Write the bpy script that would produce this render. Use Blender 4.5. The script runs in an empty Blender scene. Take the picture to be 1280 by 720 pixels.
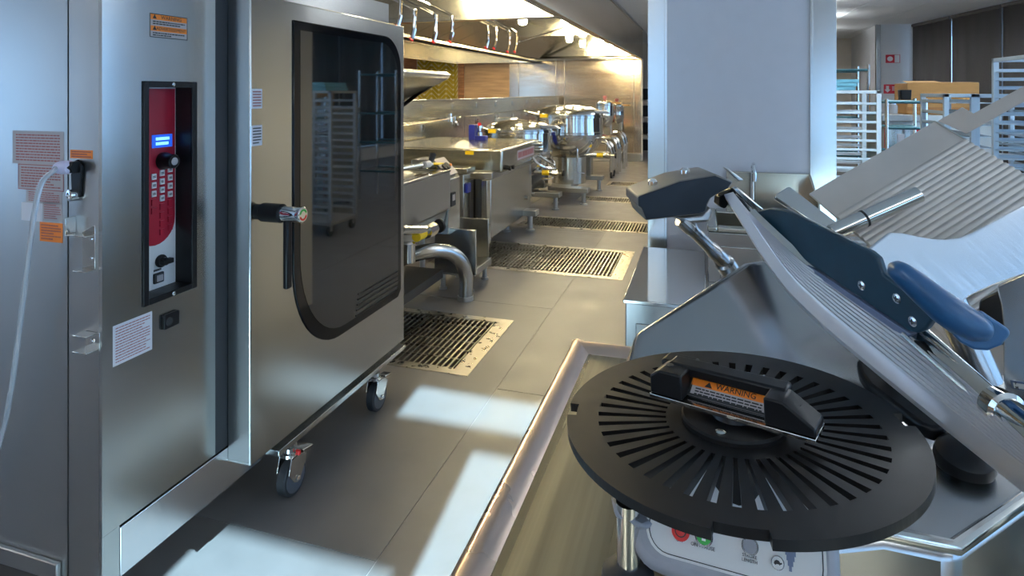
import bpy, math, random
from mathutils import Vector, Matrix
random.seed(4)
S = bpy.context.scene
COL = S.collection
V = Vector

# ------------------------------------------------------------------ camera
FPX, CX0, HY, EYE = 770.0, 640.0, 115.0, 1.5      # focal length in pixels, horizon row, eye height
YAW = math.atan(240 / FPX)
SN, CS = math.sin(YAW), math.cos(YAW)
cd = bpy.data.cameras.new('camera'); cam = bpy.data.objects.new('camera', cd); COL.objects.link(cam)
cam.location = (0, 0, EYE); cam.rotation_euler = (math.pi / 2, 0, YAW)
cd.sensor_width = 36; cd.lens = FPX * 36 / 1280; cd.shift_y = -(360 - HY) / 1280; cd.clip_start = .02
S.camera = cam
# ------------------------------------------------------------------ world, sun, exposure
w = bpy.data.worlds.new('daylight'); S.world = w; w.use_nodes = True
bg = w.node_tree.nodes['Background']; bg.inputs[0].default_value = (.36, .63, 1, 1); bg.inputs[1].default_value = 2.9
sd = bpy.data.lights.new('sun', 'SUN'); sun = bpy.data.objects.new('sun', sd); COL.objects.link(sun)
sd.energy = 36; sd.angle = math.radians(.35); sd.color = (.52, .82, 1)
SUN_TO = V((.09, -1, .445)).normalized()
sun.rotation_euler = SUN_TO.to_track_quat('Z', 'Y').to_euler()
S.view_settings.view_transform = 'Standard'; S.view_settings.look = 'None'
S.view_settings.gamma = 1; S.view_settings.exposure = 0.05; S.view_settings.use_curve_mapping = False
FILL_LAMP = 4.0        # added ceiling fill panels, out of view
HOODLAMP = 200.0

# ------------------------------------------------------------------ measuring helpers (photo ray -> place in the room)
def ray(px, py):
    a = (px - CX0) / FPX
    return V((-SN + a * CS, CS + a * SN, (HY - py) / FPX))
EP = V((0, 0, EYE))
def P(px, py, d): return EP + ray(px, py) * d
def onX(px, py, x): r = ray(px, py); return EP + r * (x / r.x)
def onY(px, py, y): r = ray(px, py); return EP + r * (y / r.y)
def onZ(px, py, z): r = ray(px, py); return EP + r * ((z - EYE) / r.z)
def onPlane(px, py, p0, n): r = ray(px, py); return EP + r * ((p0 - EP).dot(n) / r.dot(n))
def plane3(a, b, c):
    n = (b - a).cross(c - a).normalized()
    if n.dot(EP - a) < 0: n = -n
    return a, n

# ------------------------------------------------------------------ materials
MATS = {}
def M(name, col, rough=.5, metal=0., nscale=None, stretch=(1, 1, 1), cvar=0., rvar=0., bump=0., emit=None, estr=0., spec=None, ior=None, trans=0., aniso=0., arot=0., coat=0.):
    m = bpy.data.materials.new(name); m.use_nodes = True; MATS[name] = m
    nt = m.node_tree; b = nt.nodes['Principled BSDF']; I = b.inputs
    I['Base Color'].default_value = (*col, 1); I['Roughness'].default_value = rough; I['Metallic'].default_value = metal
    if spec is not None: I['Specular IOR Level'].default_value = spec
    if ior: I['IOR'].default_value = ior
    if trans: I['Transmission Weight'].default_value = trans
    if coat: I['Coat Weight'].default_value = coat; I['Coat Roughness'].default_value = .05
    if aniso: I['Anisotropic'].default_value = aniso; I['Anisotropic Rotation'].default_value = arot
    if emit: I['Emission Color'].default_value = (*emit, 1); I['Emission Strength'].default_value = estr
    if nscale:
        tc = nt.nodes.new('ShaderNodeTexCoord'); mp = nt.nodes.new('ShaderNodeMapping'); nz = nt.nodes.new('ShaderNodeTexNoise')
        mp.inputs['Scale'].default_value = stretch; nz.inputs['Scale'].default_value = nscale; nz.inputs['Detail'].default_value = 4
        nt.links.new(tc.outputs['Object'], mp.inputs[0]); nt.links.new(mp.outputs[0], nz.inputs['Vector'])
        def rng(lo, hi):
            r = nt.nodes.new('ShaderNodeMapRange'); r.inputs['From Min'].default_value = .3; r.inputs['From Max'].default_value = .7
            r.inputs['To Min'].default_value = lo; r.inputs['To Max'].default_value = hi
            nt.links.new(nz.outputs['Fac'], r.inputs['Value']); return r.outputs[0]
        if rvar: nt.links.new(rng(max(.02, rough - rvar), rough + rvar), I['Roughness'])
        if cvar:
            mx = nt.nodes.new('ShaderNodeMix'); mx.data_type = 'RGBA'
            mx.inputs['A'].default_value = (*[max(0, c * (1 - cvar)) for c in col], 1); mx.inputs['B'].default_value = (*[min(1, c * (1 + cvar)) for c in col], 1)
            nt.links.new(rng(0, 1), mx.inputs['Factor']); nt.links.new(mx.outputs['Result'], I['Base Color'])
        if bump:
            bp = nt.nodes.new('ShaderNodeBump'); bp.inputs['Strength'].default_value = bump; bp.inputs['Distance'].default_value = .002
            nt.links.new(nz.outputs['Fac'], bp.inputs['Height']); nt.links.new(bp.outputs[0], I['Normal'])
    return m
M('steel', (.54, .55, .54), .21, 1, aniso=.6, arot=.25)
M('steel_line', (.62, .60, .53), .22, 1)
M('steel_dull', (.47, .47, .46), .30, 1, aniso=.6, arot=.25)
M('steel_wavy', (.68, .58, .47), .16, 1, 1.2, (1, 1, 6), rvar=.03, bump=.9)  # warm tint stands in for wood mirrored in plain steel
M('steel_pol', (.72, .70, .66), .10, 1, 9, rvar=.03)
M('steel_table', (.33, .31, .24), .30, 1, 3, (12, .3, 1), rvar=.05, cvar=.25)  # streaks in the colour stand in for soft reflected bands
M('steel_slicer', (.42, .415, .41), .25, 1, 3, rvar=.04)
M('chrome', (.85, .85, .86), .05, 1)
M('alu', (.66, .65, .63), .36, 1, 10, rvar=.05)
M('alu_tray', (.58, .53, .48), .5, .3, 12, cvar=.06)
M('alu_bright', (.82, .83, .85), .22, 1, 10, (1, 30, 1), rvar=.05)
M('grate', (.50, .46, .38), .33, 1, 20, rvar=.1)
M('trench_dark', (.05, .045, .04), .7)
M('black', (.007, .007, .008), .36, 0, 30, rvar=.06, spec=.3)
M('black_gloss', (.003, .004, .006), .08, 0, spec=.4, ior=1.45)
M('glass_dark', (.003, .008, .011), .03, 0, spec=.9, ior=1.75)
M('rubber', (.03, .032, .036), .6)
M('wheel_grey', (.10, .11, .13), .45)
M('disc_black', (.008, .007, .007), .34, 0, 25, rvar=.06, spec=.35)
M('cover_black', (.006, .008, .012), .34, 0, 60, rvar=.05, bump=.06, spec=.35)
M('cover_grey', (.17, .16, .15), .42, 0, 80, bump=.05)
M('guard_sky_tint', (.007, .040, .070), .36, 0, 40, cvar=.15, bump=.03)  # blue in the colour stands in for sky mirrored on dark plastic
M('handle_blue', (.018, .085, .20), .34, 0, 30, cvar=.1)
M('housing_grey', (.30, .31, .34), .42, 0, 40, cvar=.04)
M('panel_white', (.72, .72, .70), .4)
M('panel_red', (.36, .012, .03), .32, 0, 8, cvar=.06)
M('red', (.62, .012, .012), .4)
M('green', (.03, .38, .06), .4)
M('orange', (.85, .22, .015), .5)
M('yellow', (.85, .58, .01), .5)
M('ink', (.02, .02, .02), .6)
M('ink_red', (.33, .09, .09), .6)
M('paper_grey', (.42, .38, .38), .5)
M('paper_white', (.66, .66, .70), .5)
M('white', (.75, .75, .75), .5)
M('lcd', (.01, .05, .35), .3, emit=(.02, .12, .8), estr=.8)
M('lcd_text', (.3, .8, 1), .4, emit=(.3, .8, 1), estr=1.2)
M('hose_clear', (.75, .78, .82), .15, 0, trans=.55)
M('hose_nut', (.62, .60, .78), .35)
M('blue_paint', (.010, .018, .22), .35)
M('lever_blue', (.16, .20, .30), .35, .4)
M('floor_tile', (.165, .155, .152), .42, 0, 5, cvar=.10, rvar=.08, bump=.04)
M('grout', (.34, .32, .30), .8)
M('wall_white', (.66, .66, .67), .6, 0, 3, cvar=.02)
M('wall_wood', (.42, .27, .17), .45, 0, 3, (1, 1, 9), cvar=.2)
M('wall_cream', (.66, .60, .52), .6, 0, 3, cvar=.03)
M('column_white', (.60, .61, .66), .22, 0, 14, cvar=.015, bump=.10)
M('ceiling_white', (.74, .75, .76), .8, 0, 60, cvar=.03)
M('wood', (.36, .17, .08), .4, 0, 3, (1, 1, 7), cvar=.35)
M('wood_pale', (.50, .33, .20), .35, 0, 2, (1, 1, 9), cvar=.18)
M('tile_yellow', (.44, .33, .028), .25, 0, 4, cvar=.2, coat=.4)
M('tile_grout', (.62, .58, .36), .8)
M('shade', (.10, .092, .090), .8, 0, 90, cvar=.12)
M('win_frame', (.45, .48, .52), .4, .6)
M('pane', (.9, .95, 1), .02, 0, trans=1., ior=1.05)
M('cardboard', (.46, .24, .075), .75, 0, 9, (1, 1, 4), cvar=.08)
M('cardboard_tape', (.36, .15, .03), .35)
M('bin_blue', (.16, .45, .58), .4)
M('rack_alu', (.58, .58, .58), .38, .9)
M('rack_blue', (.50, .60, .68), .4, .5)
M('sign_red', (.55, .012, .03), .4)
M('fill_up', (1, 1, 1), .5, emit=(.90, .96, 1), estr=34)
M('fill_glow', (1, 1, 1), .5, emit=(1, .96, .90), estr=FILL_LAMP)
M('hood_glow', (1, 1, 1), .5, emit=(1, .84, .50), estr=HOODLAMP)

# ------------------------------------------------------------------ mesh builder
def frame(o, u, v):
    u = V(u).normalized(); v = V(v); v = (v - u * v.dot(u)).normalized()
    return V(o), u, v, u.cross(v)
ORG = {}
class MB:
    def __init__(s): s.v = []; s.f = []
    def add(s, vs, fs):
        k = len(s.v); s.v += [V(p) for p in vs]; s.f += [tuple(i + k for i in f) for f in fs]; return s
    def box(s, x0, x1, y0, y1, z0, z1):
        return s.add([(x, y, z) for z in (z0, z1) for y in (y0, y1) for x in (x0, x1)],
                     [(0, 2, 3, 1), (4, 5, 7, 6), (0, 1, 5, 4), (2, 6, 7, 3), (0, 4, 6, 2), (1, 3, 7, 5)])
    def fbox(s, fr, u0, u1, v0, v1, n0, n1):
        o, u, v, n = fr; t = MB().box(u0, u1, v0, v1, n0, n1)
        return s.add([o + u * p.x + v * p.y + n * p.z for p in t.v], t.f)
    def prism(s, pts, ext):
        pts = [V(p) for p in pts]; n = len(pts); e = V(ext)
        nn = V((0, 0, 0))
        for i in range(n): nn += pts[i].cross(pts[(i + 1) % n])
        if nn.dot(e) > 0: pts = pts[::-1]
        return s.add(pts + [p + e for p in pts], [tuple(range(n)), tuple(range(2 * n - 1, n - 1, -1))] +
                     [(i, i + n, (i + 1) % n + n, (i + 1) % n) for i in range(n)])
    def tube(s, pts, r, n=10, cap=True, flat=1.):
        pts = [V(p) for p in pts]; rr = r if isinstance(r, (list, tuple)) else [r] * len(pts)
        k0 = len(s.v); prev = None
        for i, p in enumerate(pts):
            t = (pts[min(i + 1, len(pts) - 1)] - pts[max(i - 1, 0)]).normalized()
            if prev is None:
                a = t.cross(V((0, 0, 1)))
                if a.length < .1: a = t.cross(V((1, 0, 0)))
            else: a = prev - t * prev.dot(t)
            a.normalize(); prev = a; b = t.cross(a)
            for j in range(n):
                q = 2 * math.pi * j / n; s.v.append(p + (a * math.cos(q) + b * math.sin(q) * flat) * rr[i])
        for i in range(len(pts) - 1):
            for j in range(n):
                A = k0 + i * n; s.f.append((A + j, A + (j + 1) % n, A + n + (j + 1) % n, A + n + j))
        if cap:
            s.f.append(tuple(range(k0 + n - 1, k0 - 1, -1))); e = k0 + (len(pts) - 1) * n; s.f.append(tuple(range(e, e + n)))
        return s
    def lathe(s, o, axis, prof, n=32, a0=0., a1=2 * math.pi):
        o = V(o); ax = V(axis).normalized(); a = ax.cross(V((0, 0, 1)))
        if a.length < .1: a = ax.cross(V((1, 0, 0)))
        a.normalize(); b = ax.cross(a); k0 = len(s.v); m = len(prof)
        for r, h in prof:
            for j in range(n):
                q = 2 * math.pi * j / n; s.v.append(o + ax * h + (a * math.cos(q) + b * math.sin(q)) * max(r, 1e-5))
        for i in range(m - 1):
            for j in range(n):
                A = k0 + i * n; s.f.append((A + j, A + (j + 1) % n, A + n + (j + 1) % n, A + n + j))
        s.f.append(tuple(range(k0 + n - 1, k0 - 1, -1))); e = k0 + (m - 1) * n; s.f.append(tuple(range(e, e + n)))
        return s
    def mesh(s, name, org):
        me = bpy.data.meshes.new(name); me.from_pydata([p - org for p in s.v], [], s.f); me.validate()
        return me
    def build(s, name, mat, parent=None, org=None, bevel=0., seg=2, smooth=.6, **props):
        o = V(org) if org is not None else (V(ORG[parent.name]) if parent else V((0, 0, 0)))
        if parent is None and org is None and s.v:
            xs = [p.x for p in s.v]; ys = [p.y for p in s.v]; zs = [p.z for p in s.v]
            o = V(((min(xs) + max(xs)) / 2, (min(ys) + max(ys)) / 2, min(zs)))
        return link(name, s.mesh(name, o), mat, parent, o, bevel, seg, smooth, **props)
def link(name, me, mat, parent=None, o=V((0, 0, 0)), bevel=0., seg=2, smooth=.6, **props):
    if mat and not me.materials: me.materials.append(MATS[mat])
    if smooth and not me.get('sm'):
        for p in me.polygons: p.use_smooth = True
        me.set_sharp_from_angle(angle=smooth); me['sm'] = 1
    ob = bpy.data.objects.new(name, me); COL.objects.link(ob); ORG[ob.name] = V(o)
    if parent:
        ob.parent = parent; ob.location = V(o) - V(ORG[parent.name])
    else: ob.location = o
    if bevel:
        b = ob.modifiers.new('bevel', 'BEVEL'); b.width = bevel; b.segments = seg; b.limit_method = 'ANGLE'; b.angle_limit = .5
    for k, v in props.items(): ob[k] = v
    return ob
def root(name, loc, **props):
    e = bpy.data.objects.new(name, None); COL.objects.link(e); e.location = loc; e.empty_display_size = .1; ORG[e.name] = V(loc)
    for k, v in props.items(): e[k] = v
    return e
def tag(o, label, cat, group=None):
    o['label'] = label; o['category'] = cat
    if group: o['group'] = group
    return o
def dup(o, loc=None, parent=None):
    c = o.copy(); COL.objects.link(c); c.parent = parent
    if loc is not None: c.location = loc; ORG[c.name] = V(loc)
    for ch in list(o.children): dup(ch, None, c)
    return c
def text(body, fr, size, mat, parent, name='lettering', ext=.0003, align='CENTER', lift=.0008):
    cu = bpy.data.curves.new(name, 'FONT'); cu.body = body; cu.size = size; cu.align_x = align; cu.align_y = 'CENTER'; cu.extrude = ext; cu.resolution_u = 2
    t = bpy.data.objects.new('t', cu); me = bpy.data.meshes.new_from_object(t); bpy.data.objects.remove(t); bpy.data.curves.remove(cu)
    o, u, v, n = fr; og = ORG[parent.name]
    for q in me.vertices: q.co = o + u * q.co.x + v * q.co.y + n * (q.co.z + lift) - og
    me.materials.clear(); return link(name, me, mat, parent, og, smooth=0)
def rows(fr, w, h, n, mat, parent, lift=.001, fill=.55, name='fine_print'):
    """unreadable small print: lines of short dashes, one flat mesh"""
    b = MB(); rh = h / n
    for i in range(n):
        u = -w / 2; y = h / 2 - (i + .5) * rh; end = w / 2 * (1 if random.random() < .7 else random.uniform(.1, .9))
        while u < end:
            l = random.uniform(.03, .10) * w; b.fbox(fr, u, min(u + l, w / 2), y - rh * fill / 2, y + rh * fill / 2, lift, lift + .0002); u += l + .015 * w
    return b.build(name, mat, parent, smooth=0)
def sticker(name, fr, w, h, mat, parent, border=None, lab=None):
    s = MB().fbox(fr, -w / 2, w / 2, -h / 2, h / 2, 0, .0007).build(name, mat, parent, smooth=0)
    if lab: s['label'] = lab
    if border:
        b = MB(); t = .0022
        for a in ((-w/2, w/2, h/2 - t, h/2), (-w/2, w/2, -h/2, -h/2 + t), (-w/2, -w/2 + t, -h/2, h/2), (w/2 - t, w/2, -h/2, h/2)): b.fbox(fr, *a, .0007, .001)
        b.build('border', border, s, smooth=0)
    return s
def quadfr(pts):
    """frame + size of the rectangle whose corners (tl, tr, bl) are given"""
    tl, tr, bl = pts; u = tr - tl; v = tl - bl
    return frame(tl + (tr - tl) / 2 + (bl - tl) / 2, u, v), u.length, v.length
def subtract(rects, h):
    out = []
    for (a, b, c, d) in rects:
        e, f, g, i = max(a, h[0]), min(b, h[1]), max(c, h[2]), min(d, h[3])
        if e >= f or g >= i: out.append((a, b, c, d)); continue
        if a < e: out.append((a, e, c, d))
        if f < b: out.append((f, b, c, d))
        if c < g: out.append((e, f, c, g))
        if i < d: out.append((e, f, i, d))
    return out
def arc(c, r, a0, a1, n): return [(c[0] + r * math.cos(a0 + (a1 - a0) * i / n), c[1] + r * math.sin(a0 + (a1 - a0) * i / n)) for i in range(n + 1)]
def bez(p, n=12):
    """smooth curve through the points"""
    p = [V(q) for q in p]; q = [p[0] * 2 - p[1]] + p + [p[-1] * 2 - p[-2]]; out = []
    for i in range(1, len(q) - 2):
        for k in range(n):
            t = k / n
            out.append(.5 * (2 * q[i] + (q[i+1] - q[i-1]) * t + (2*q[i-1] - 5*q[i] + 4*q[i+1] - q[i+2]) * t*t + (3*q[i] - q[i-1] - 3*q[i+1] + q[i+2]) * t**3))
    return out + [p[-1]]

# ================================================================== THE ROOM
CEIL = 2.85
TR = [(-2.0, -1.2, 3.04, 3.85), (-2.3, -.63, 4.95, 5.85), (-2.0, .6, 6.65, 7.2), (-1.68, .6, 8.40, 8.80), (-1.5, .6, 9.9, 10.35)]   # trench openings
floor = MB()
rc = [(-7.5, 6.6, -3.4, 17.4)]
for t in TR: rc = subtract(rc, t)
for a in rc: floor.box(*a, -.14, -.0025)
floor.box(-7.5, 6.6, -3.4, 17.4, -.2, -.141)
floor = floor.build('floor', 'grout', org=(0, 0, 0), smooth=0, kind='structure')
gx = [-7.0 + 1.2 * i for i in range(12)]
for i, x in enumerate(gx):
    y = (2.95 if i % 2 else 1.75) - 2.4 * 3
    while y < 17.4:
        r = [(max(-7.5, x + .002), min(6.6, x + 1.198), max(-3.4, y + .002), min(17.4, y + 2.398))]
        for t in TR: r = [q for q in subtract(r, t)]
        r = [q for q in r if q[1] - q[0] > .01 and q[3] - q[2] > .01]
        if r:
            b = MB()
            for q in r: b.box(*q, -.02, 0)
            b.build('tile', 'floor_tile', floor, smooth=0)
        y += 2.4
# ceiling: slab with set-in panels where it is seen
ceiling = MB().box(-7.6, 6.7, -3.5, 17.5, CEIL + .012, CEIL + .15).build('ceiling', 'win_frame', org=(0, 0, 0), smooth=0, kind='structure')
x = -7.55
while x < 6.6:
    y = -3.45
    while y < 17.4:
        x1, y1 = min(x + .89, 6.65), min(y + 1.79, 17.45)
        MB().box(x + .005, x1, y + .005, y1, CEIL, CEIL + .0121).build('ceiling_panel', 'ceiling_white', ceiling, smooth=0)
        y += 1.8
    x += .9
rc = [(-3.5, 17.5, 0, CEIL)]
for h in ((-3.1, -1.5, .4, 2.3), (-1.3, .3, .4, 2.3), (.5, 2.1, .4, 2.3)): rc = subtract(rc, h)  # unseen openings added for a cool sky reflection on the oven side
b = MB()
for a in rc: b.box(-7.65, -7.5, *a)
b.build('wall_left', 'wall_white', smooth=0, kind='structure')
MB().box(-7.5, 3.6, 17.3, 17.4, 0, CEIL).build('wall_recess', 'wall_cream', smooth=0, kind='structure')
MB().prism([(3.30, 14, 0), (3.95, 14, 0), (4.1, 17.4, 0), (3.54, 17.4, 0)], (0, 0, CEIL)).build('wall_far_right', 'wall_white', smooth=0, kind='structure')
# window wall on the right, turned a little against the aisle
WA, WD = V((3.95, 14, 0)), V((.136, -.99, 0)).normalized(); WN = V((-.99, -.136, 0)).normalized()
WF = (WA, WD, V((0, 0, 1)), -WN)
L = 17.75
holes = [(.0 + 2.9 * i + .06, 2.9 * i + 2.84, .25, 2.8) for i in range(6)]
rc = [(0, L, 0, CEIL)]
for h in holes: rc = subtract(rc, h)
b = MB()
for a in rc: b.fbox(WF, *a, 0, .15)
b.build('wall_right', 'wall_white', smooth=0, kind='structure')
for i, h in enumerate(holes):
    wr = root('window_%d' % (i + 1), WA + WD * h[0] + V((0, 0, h[2])), kind='structure')
    b = MB()
    for a in ((h[0], h[0] + .05, h[2], h[3]), (h[1] - .05, h[1], h[2], h[3]), (h[0], h[1], h[2], h[2] + .05), (h[0], h[1], h[3] - .05, h[3]), ((h[0] + h[1]) / 2 - .03, (h[0] + h[1]) / 2 + .03, h[2], h[3])): b.fbox(WF, *a, .03, .10)
    b.build('window_frame', 'win_frame', wr, smooth=0)
    for q in (0, 1):
        m0 = h[0] + .05 if q == 0 else (h[0] + h[1]) / 2 + .03; m1 = (h[0] + h[1]) / 2 - .03 if q == 0 else h[1] - .05
        MB().fbox(WF, m0, m1, h[2] + .05, h[3] - .05, .06, .066).build('pane', 'pane', wr, smooth=0)
def shade_at(k0, k1, zb, label):
    r = root('roller_shade', WA + WD * k0 + WN * .07 + V((0, 0, zb)))
    n = 24; b = MB(); top = []
    for i in range(n + 1):
        k = k0 + (k1 - k0) * i / n; off = -.06 + .012 * math.sin(i * 1.1)
        for z in (zb, 2.80): top.append(WA + WD * k - WF[3] * -off + V((0, 0, z)))
    b.add(top, [(2*i, 2*i + 2, 2*i + 3, 2*i + 1) for i in range(n)])
    o = b.build('fabric', 'shade', r); so = o.modifiers.new('thick', 'SOLIDIFY'); so.thickness = .004
    MB().tube([WA + WD * k0 - WF[3] * .06 + V((0, 0, 2.80)), WA + WD * k1 - WF[3] * .06 + V((0, 0, 2.80))], .03).build('roller', 'shade', r)
    MB().fbox(WF, k0, k1, zb - .02, zb + .015, -.07, -.05).build('hem_bar', 'black', r)
    tag(r, label, 'shade', 'roller shades on the window wall')
for k0, k1, lb in ((.13, 1.50, 'dark roller shade nearest the white wall with red signs'), (1.55, 2.92, 'dark roller shade in the middle above the cardboard box end'), (2.98, 4.40, 'dark roller shade cut by the right edge of the picture'), (4.45, 5.80, None), (5.85, 7.2, None)):
    if lb is None: continue
    shade_at(k0, k1, .35, lb)
# unseen wall behind the camera: openings shaped to the sun patches, plus windows
def wallx(xf, yf): return xf + .09 * (yf + 3.4)
rc = [(-7.6, 6.5, 0, CEIL)]
def zz(yf): return (yf + 3.4) * .445
sunholes = [(wallx(-.92, 2.4), wallx(-.70, 2.4), .9, zz(2.50)), (wallx(-1.60, 1.6), wallx(-.92, 2.4) - .06, .9, zz(1.82)), (wallx(-1.38, 2.8), wallx(-.70, 2.8), zz(2.58), zz(2.95)),
            (1.3, 2.5, .25, 1.9), (2.7, 3.9, .25, 1.9), (4.1, 5.3, .25, 1.9)]
for h in sunholes: rc = subtract(rc, h)
b = MB()
for a in rc: b.box(a[0], a[1], -3.5, -3.4, a[2], a[3])
b.build('wall_back', 'wall_wood', smooth=0, kind='structure')
# far wall behind the cooking line: steel sheets, wood strips, herringbone tile
FW = 13.6
wall = MB().box(-7.5, -1.28, FW, FW + .12, 0, CEIL).build('wall_far', 'wall_cream', org=(-4, FW, 0), smooth=0, kind='structure')
for (a, c, m) in ((-7.4, -6.66, 'wood'), (-5.58, -5.42, 'wood'), (-5.41, -4.30, 'wood_pale'), (-4.29, -4.08, 'steel_wavy'), (-4.07, -3.2, 'steel_wavy'), (-3.19, -3.0, 'steel_wavy'), (-2.99, -1.46, 'steel_wavy'), (-1.455, -1.30, 'steel_wavy')):
    MB().box(a, c, FW - .022, FW, .12, CEIL - .02).build('wall_panel', m, wall, bevel=.003)
MB().box(-2.99, -1.30, FW - .16, FW, 0, .17).build('plinth', 'steel_dull', wall, bevel=.006)
MB().box(-6.65, -5.59, FW - .006, FW, 1.2, 2.75).build('tile_bed', 'tile_grout', wall, smooth=0)
TL, TW = .27, .068; q45 = math.sqrt(.5); cnt = 0
AW = (TL - .0) * q45
for col in range(6):
    cx = -6.65 + AW * (col + .5); sgn = 1 if col % 2 else -1
    for r in range(20):
        cz = 1.22 + r * (TW + .013) / q45
        if cz > 2.72: break
        d1 = V((q45, 0, sgn * q45)); d2 = V((-sgn * q45, 0, q45)); c = V((cx, FW - .006, cz))
        l = TL / 2 - .004; t = TW / 2
        pts = [c - d1 * l - d2 * t, c + d1 * l - d2 * t, c + d1 * l + d2 * t, c - d1 * l + d2 * t]
        pts = [V((min(max(p.x, -6.649), -5.592), p.y, min(p.z, 2.745))) for p in pts]
        if max(p.x for p in pts) - min(p.x for p in pts) > .03:
            MB().prism(pts, (0, -.009, 0)).build('tile', 'tile_yellow', wall, smooth=0)
# column clad in white sheet with steel corner guards
CXL, CXR, CY = -.252, .545, 2.95
colm = MB().box(CXL + .02, CXR - .02, CY + .012, CY + .8, 0, CEIL).build('column', 'column_white', org=(.15, CY, 0), smooth=0, kind='structure')
MB().box(CXL + .085, CXR - .10, CY + .004, CY + .0121, 0, CEIL).build('cladding_sheet', 'column_white', colm, smooth=0)
for (a, c, s) in ((CXL, CXL + .088, 1), (CXR - .105, CXR, -1)):
    b = MB().box(a, c, CY, CY + .006, 0, CEIL)
    if s == 1: b.box(CXL, CXL + .006, CY + .006, CY + .10, 0, CEIL).box(c - .012, c, CY - .004, CY, 0, CEIL)
    else: b.box(CXR - .006, CXR, CY + .006, CY + .10, 0, CEIL).box(a, a + .012, CY - .004, CY, 0, CEIL)
    b.build('corner_guard', 'steel', colm, bevel=.0015)
MB().box(CXL, CXR, CY - .006, CY + .006, 0, .1).build('plinth', 'steel_dull', colm, smooth=0)
tg = MB().box(3.285, 3.30, 13.9, 14.0, 0, CEIL).box(3.285, 3.38, 13.985, 13.999, 0, CEIL).build('trim_1', 'steel', bevel=.002, kind='structure')

# unseen hanging lights, added as fill and to brighten the ceiling
FILL_LIGHTS = [(2.9, 1.4), (1.1, 9.6), (1.45, 12), (1.7, 14.4), (2.2, 7.5), (3.7, 7.2), (-4.4, -1.9), (-6.2, .2), (1.0, 4.6), (3.2, 4.6), (-1.2, -2.2), (2.4, -1.6), (-6, 4), (4.6, 2.6)]
g0 = None; LZ = 2.55
for (x, y) in FILL_LIGHTS:
    if g0 is None:
        g0 = root('fill_light', (x, y, LZ))
        MB().box(x - .6, x + .6, y - .16, y - .145, LZ, LZ + .05).box(x - .6, x + .6, y + .145, y + .16, LZ, LZ + .05).box(x - .6, x - .585, y - .145, y + .145, LZ, LZ + .05).box(x + .585, x + .6, y - .145, y + .145, LZ, LZ + .05).build('housing', 'white', g0, smooth=0)
        MB().box(x - .585, x + .585, y - .145, y + .145, LZ + .005, LZ + .025).build('diffuser', 'fill_glow', g0, smooth=0)
        MB().box(x - .585, x + .585, y - .145, y + .145, LZ + .027, LZ + .045).build('uplight', 'fill_up', g0, smooth=0)
        for q in (-.5, .5): MB().tube([(x + q, y, LZ + .05), (x + q, y, CEIL)], .003, 6).build('cable', 'steel_dull', g0)
        tag(g0, 'unseen slim white fill light added below the kitchen ceiling', 'light', 'added fill lights')
    else: dup(g0, (x, y, LZ))

# ================================================================== TRENCH DRAINS
def trench(i, t, split, single, label, flange=.09):
    x0, x1, y0, y1 = t; r = root('trench_drain', ((x0 + x1) / 2, (y0 + y1) / 2, 0)); tag(r, label, 'drain', 'floor drain grates')
    MB().box(x0 + .001, x1 - .001, y0 + .001, y1 - .001, -.14, -.13).box(x0 + .001, x0 + .004, y0, y1, -.13, -.004).box(x1 - .004, x1 - .001, y0, y1, -.13, -.004) \
        .box(x0, x1, y0 + .001, y0 + .004, -.13, -.004).box(x0, x1, y1 - .004, y1 - .001, -.13, -.004).build('pan', 'trench_dark', r, smooth=0)
    b = MB()
    fl = .05
    for a in ((x0 - .01, x1 + .01, y0 - .01, y0 + fl), (x0 - .01, x1 + .01, y1 - fl, y1 + .01), (x1 - flange, x1 + .01, y0 + fl, y1 - fl), (x0 - .01, x0 + fl, y0 + fl, y1 - fl)): b.box(*a, -.003, .003)
    b.build('flange', 'grate', r, bevel=.001)
    a0, a1 = x0 + fl + .004, x1 - flange - .004; c0, c1 = y0 + fl + .004, y1 - fl - .004
    cuts = [a0] + [s for s in split if a0 < s < a1] + [a1]
    for k in range(len(cuts) - 1):
        m0, m1 = cuts[k] + .006, cuts[k + 1] - .006
        g = MB().box(m0, m1, c0, c0 + .008, -.022, .001).box(m0, m1, c1 - .008, c1, -.022, .001).box(m0, m0 + .006, c0, c1, -.022, .001).box(m1 - .006, m1, c0, c1, -.022, .001).build('grating_frame', 'grate', r, smooth=0)
        n = int((m1 - m0) / .032); allb = MB(); me = None
        for q in range(1, n):
            x = m0 + (m1 - m0) * q / n
            if single:
                if me is None: me = MB().box(-.0055, .0055, -(c1 - c0) / 2, (c1 - c0) / 2, -.022, .0005).mesh('bar', V((0, 0, 0)))
                link('bar', me, 'grate', r, V((x, (c0 + c1) / 2, 0)), smooth=0)
            else: allb.box(x - .0055, x + .0055, c0, c1, -.022, .0005)
        if not single: allb.build('bars', 'grate', r, smooth=0, kind='stuff')
        for q in range(1, 6):
            y = c0 + (c1 - c0) * q / 6
            if single: MB().box(m0, m1, y - .0035, y + .0035, -.008, .0022).build('cross_rod', 'grate', r, smooth=0)
trench(0, TR[0], [-1.75], True, 'nearest floor drain grate beside the tall oven')
trench(1, TR[1], [-1.42], True, 'wide two-panel floor drain grate in front of the big covered pan')
trench(2, TR[2], [-.6], False, 'third floor drain grate running behind the white column', .06)
trench(3, TR[3], [-.6], False, 'fourth floor drain grate beside the large kettle', .06)
trench(4, TR[4], [-.6], False, 'farthest floor drain grate near the tubular stands', .06)

# ================================================================== COMBI OVEN (left foreground)
XF, YS = -1.545, 1.255                       # front plane, near side plane
oven = root('combi_oven', (-2.1, 2.05, 0)); tag(oven, 'tall stainless combi oven with dark glass door and red control panel', 'oven')
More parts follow.
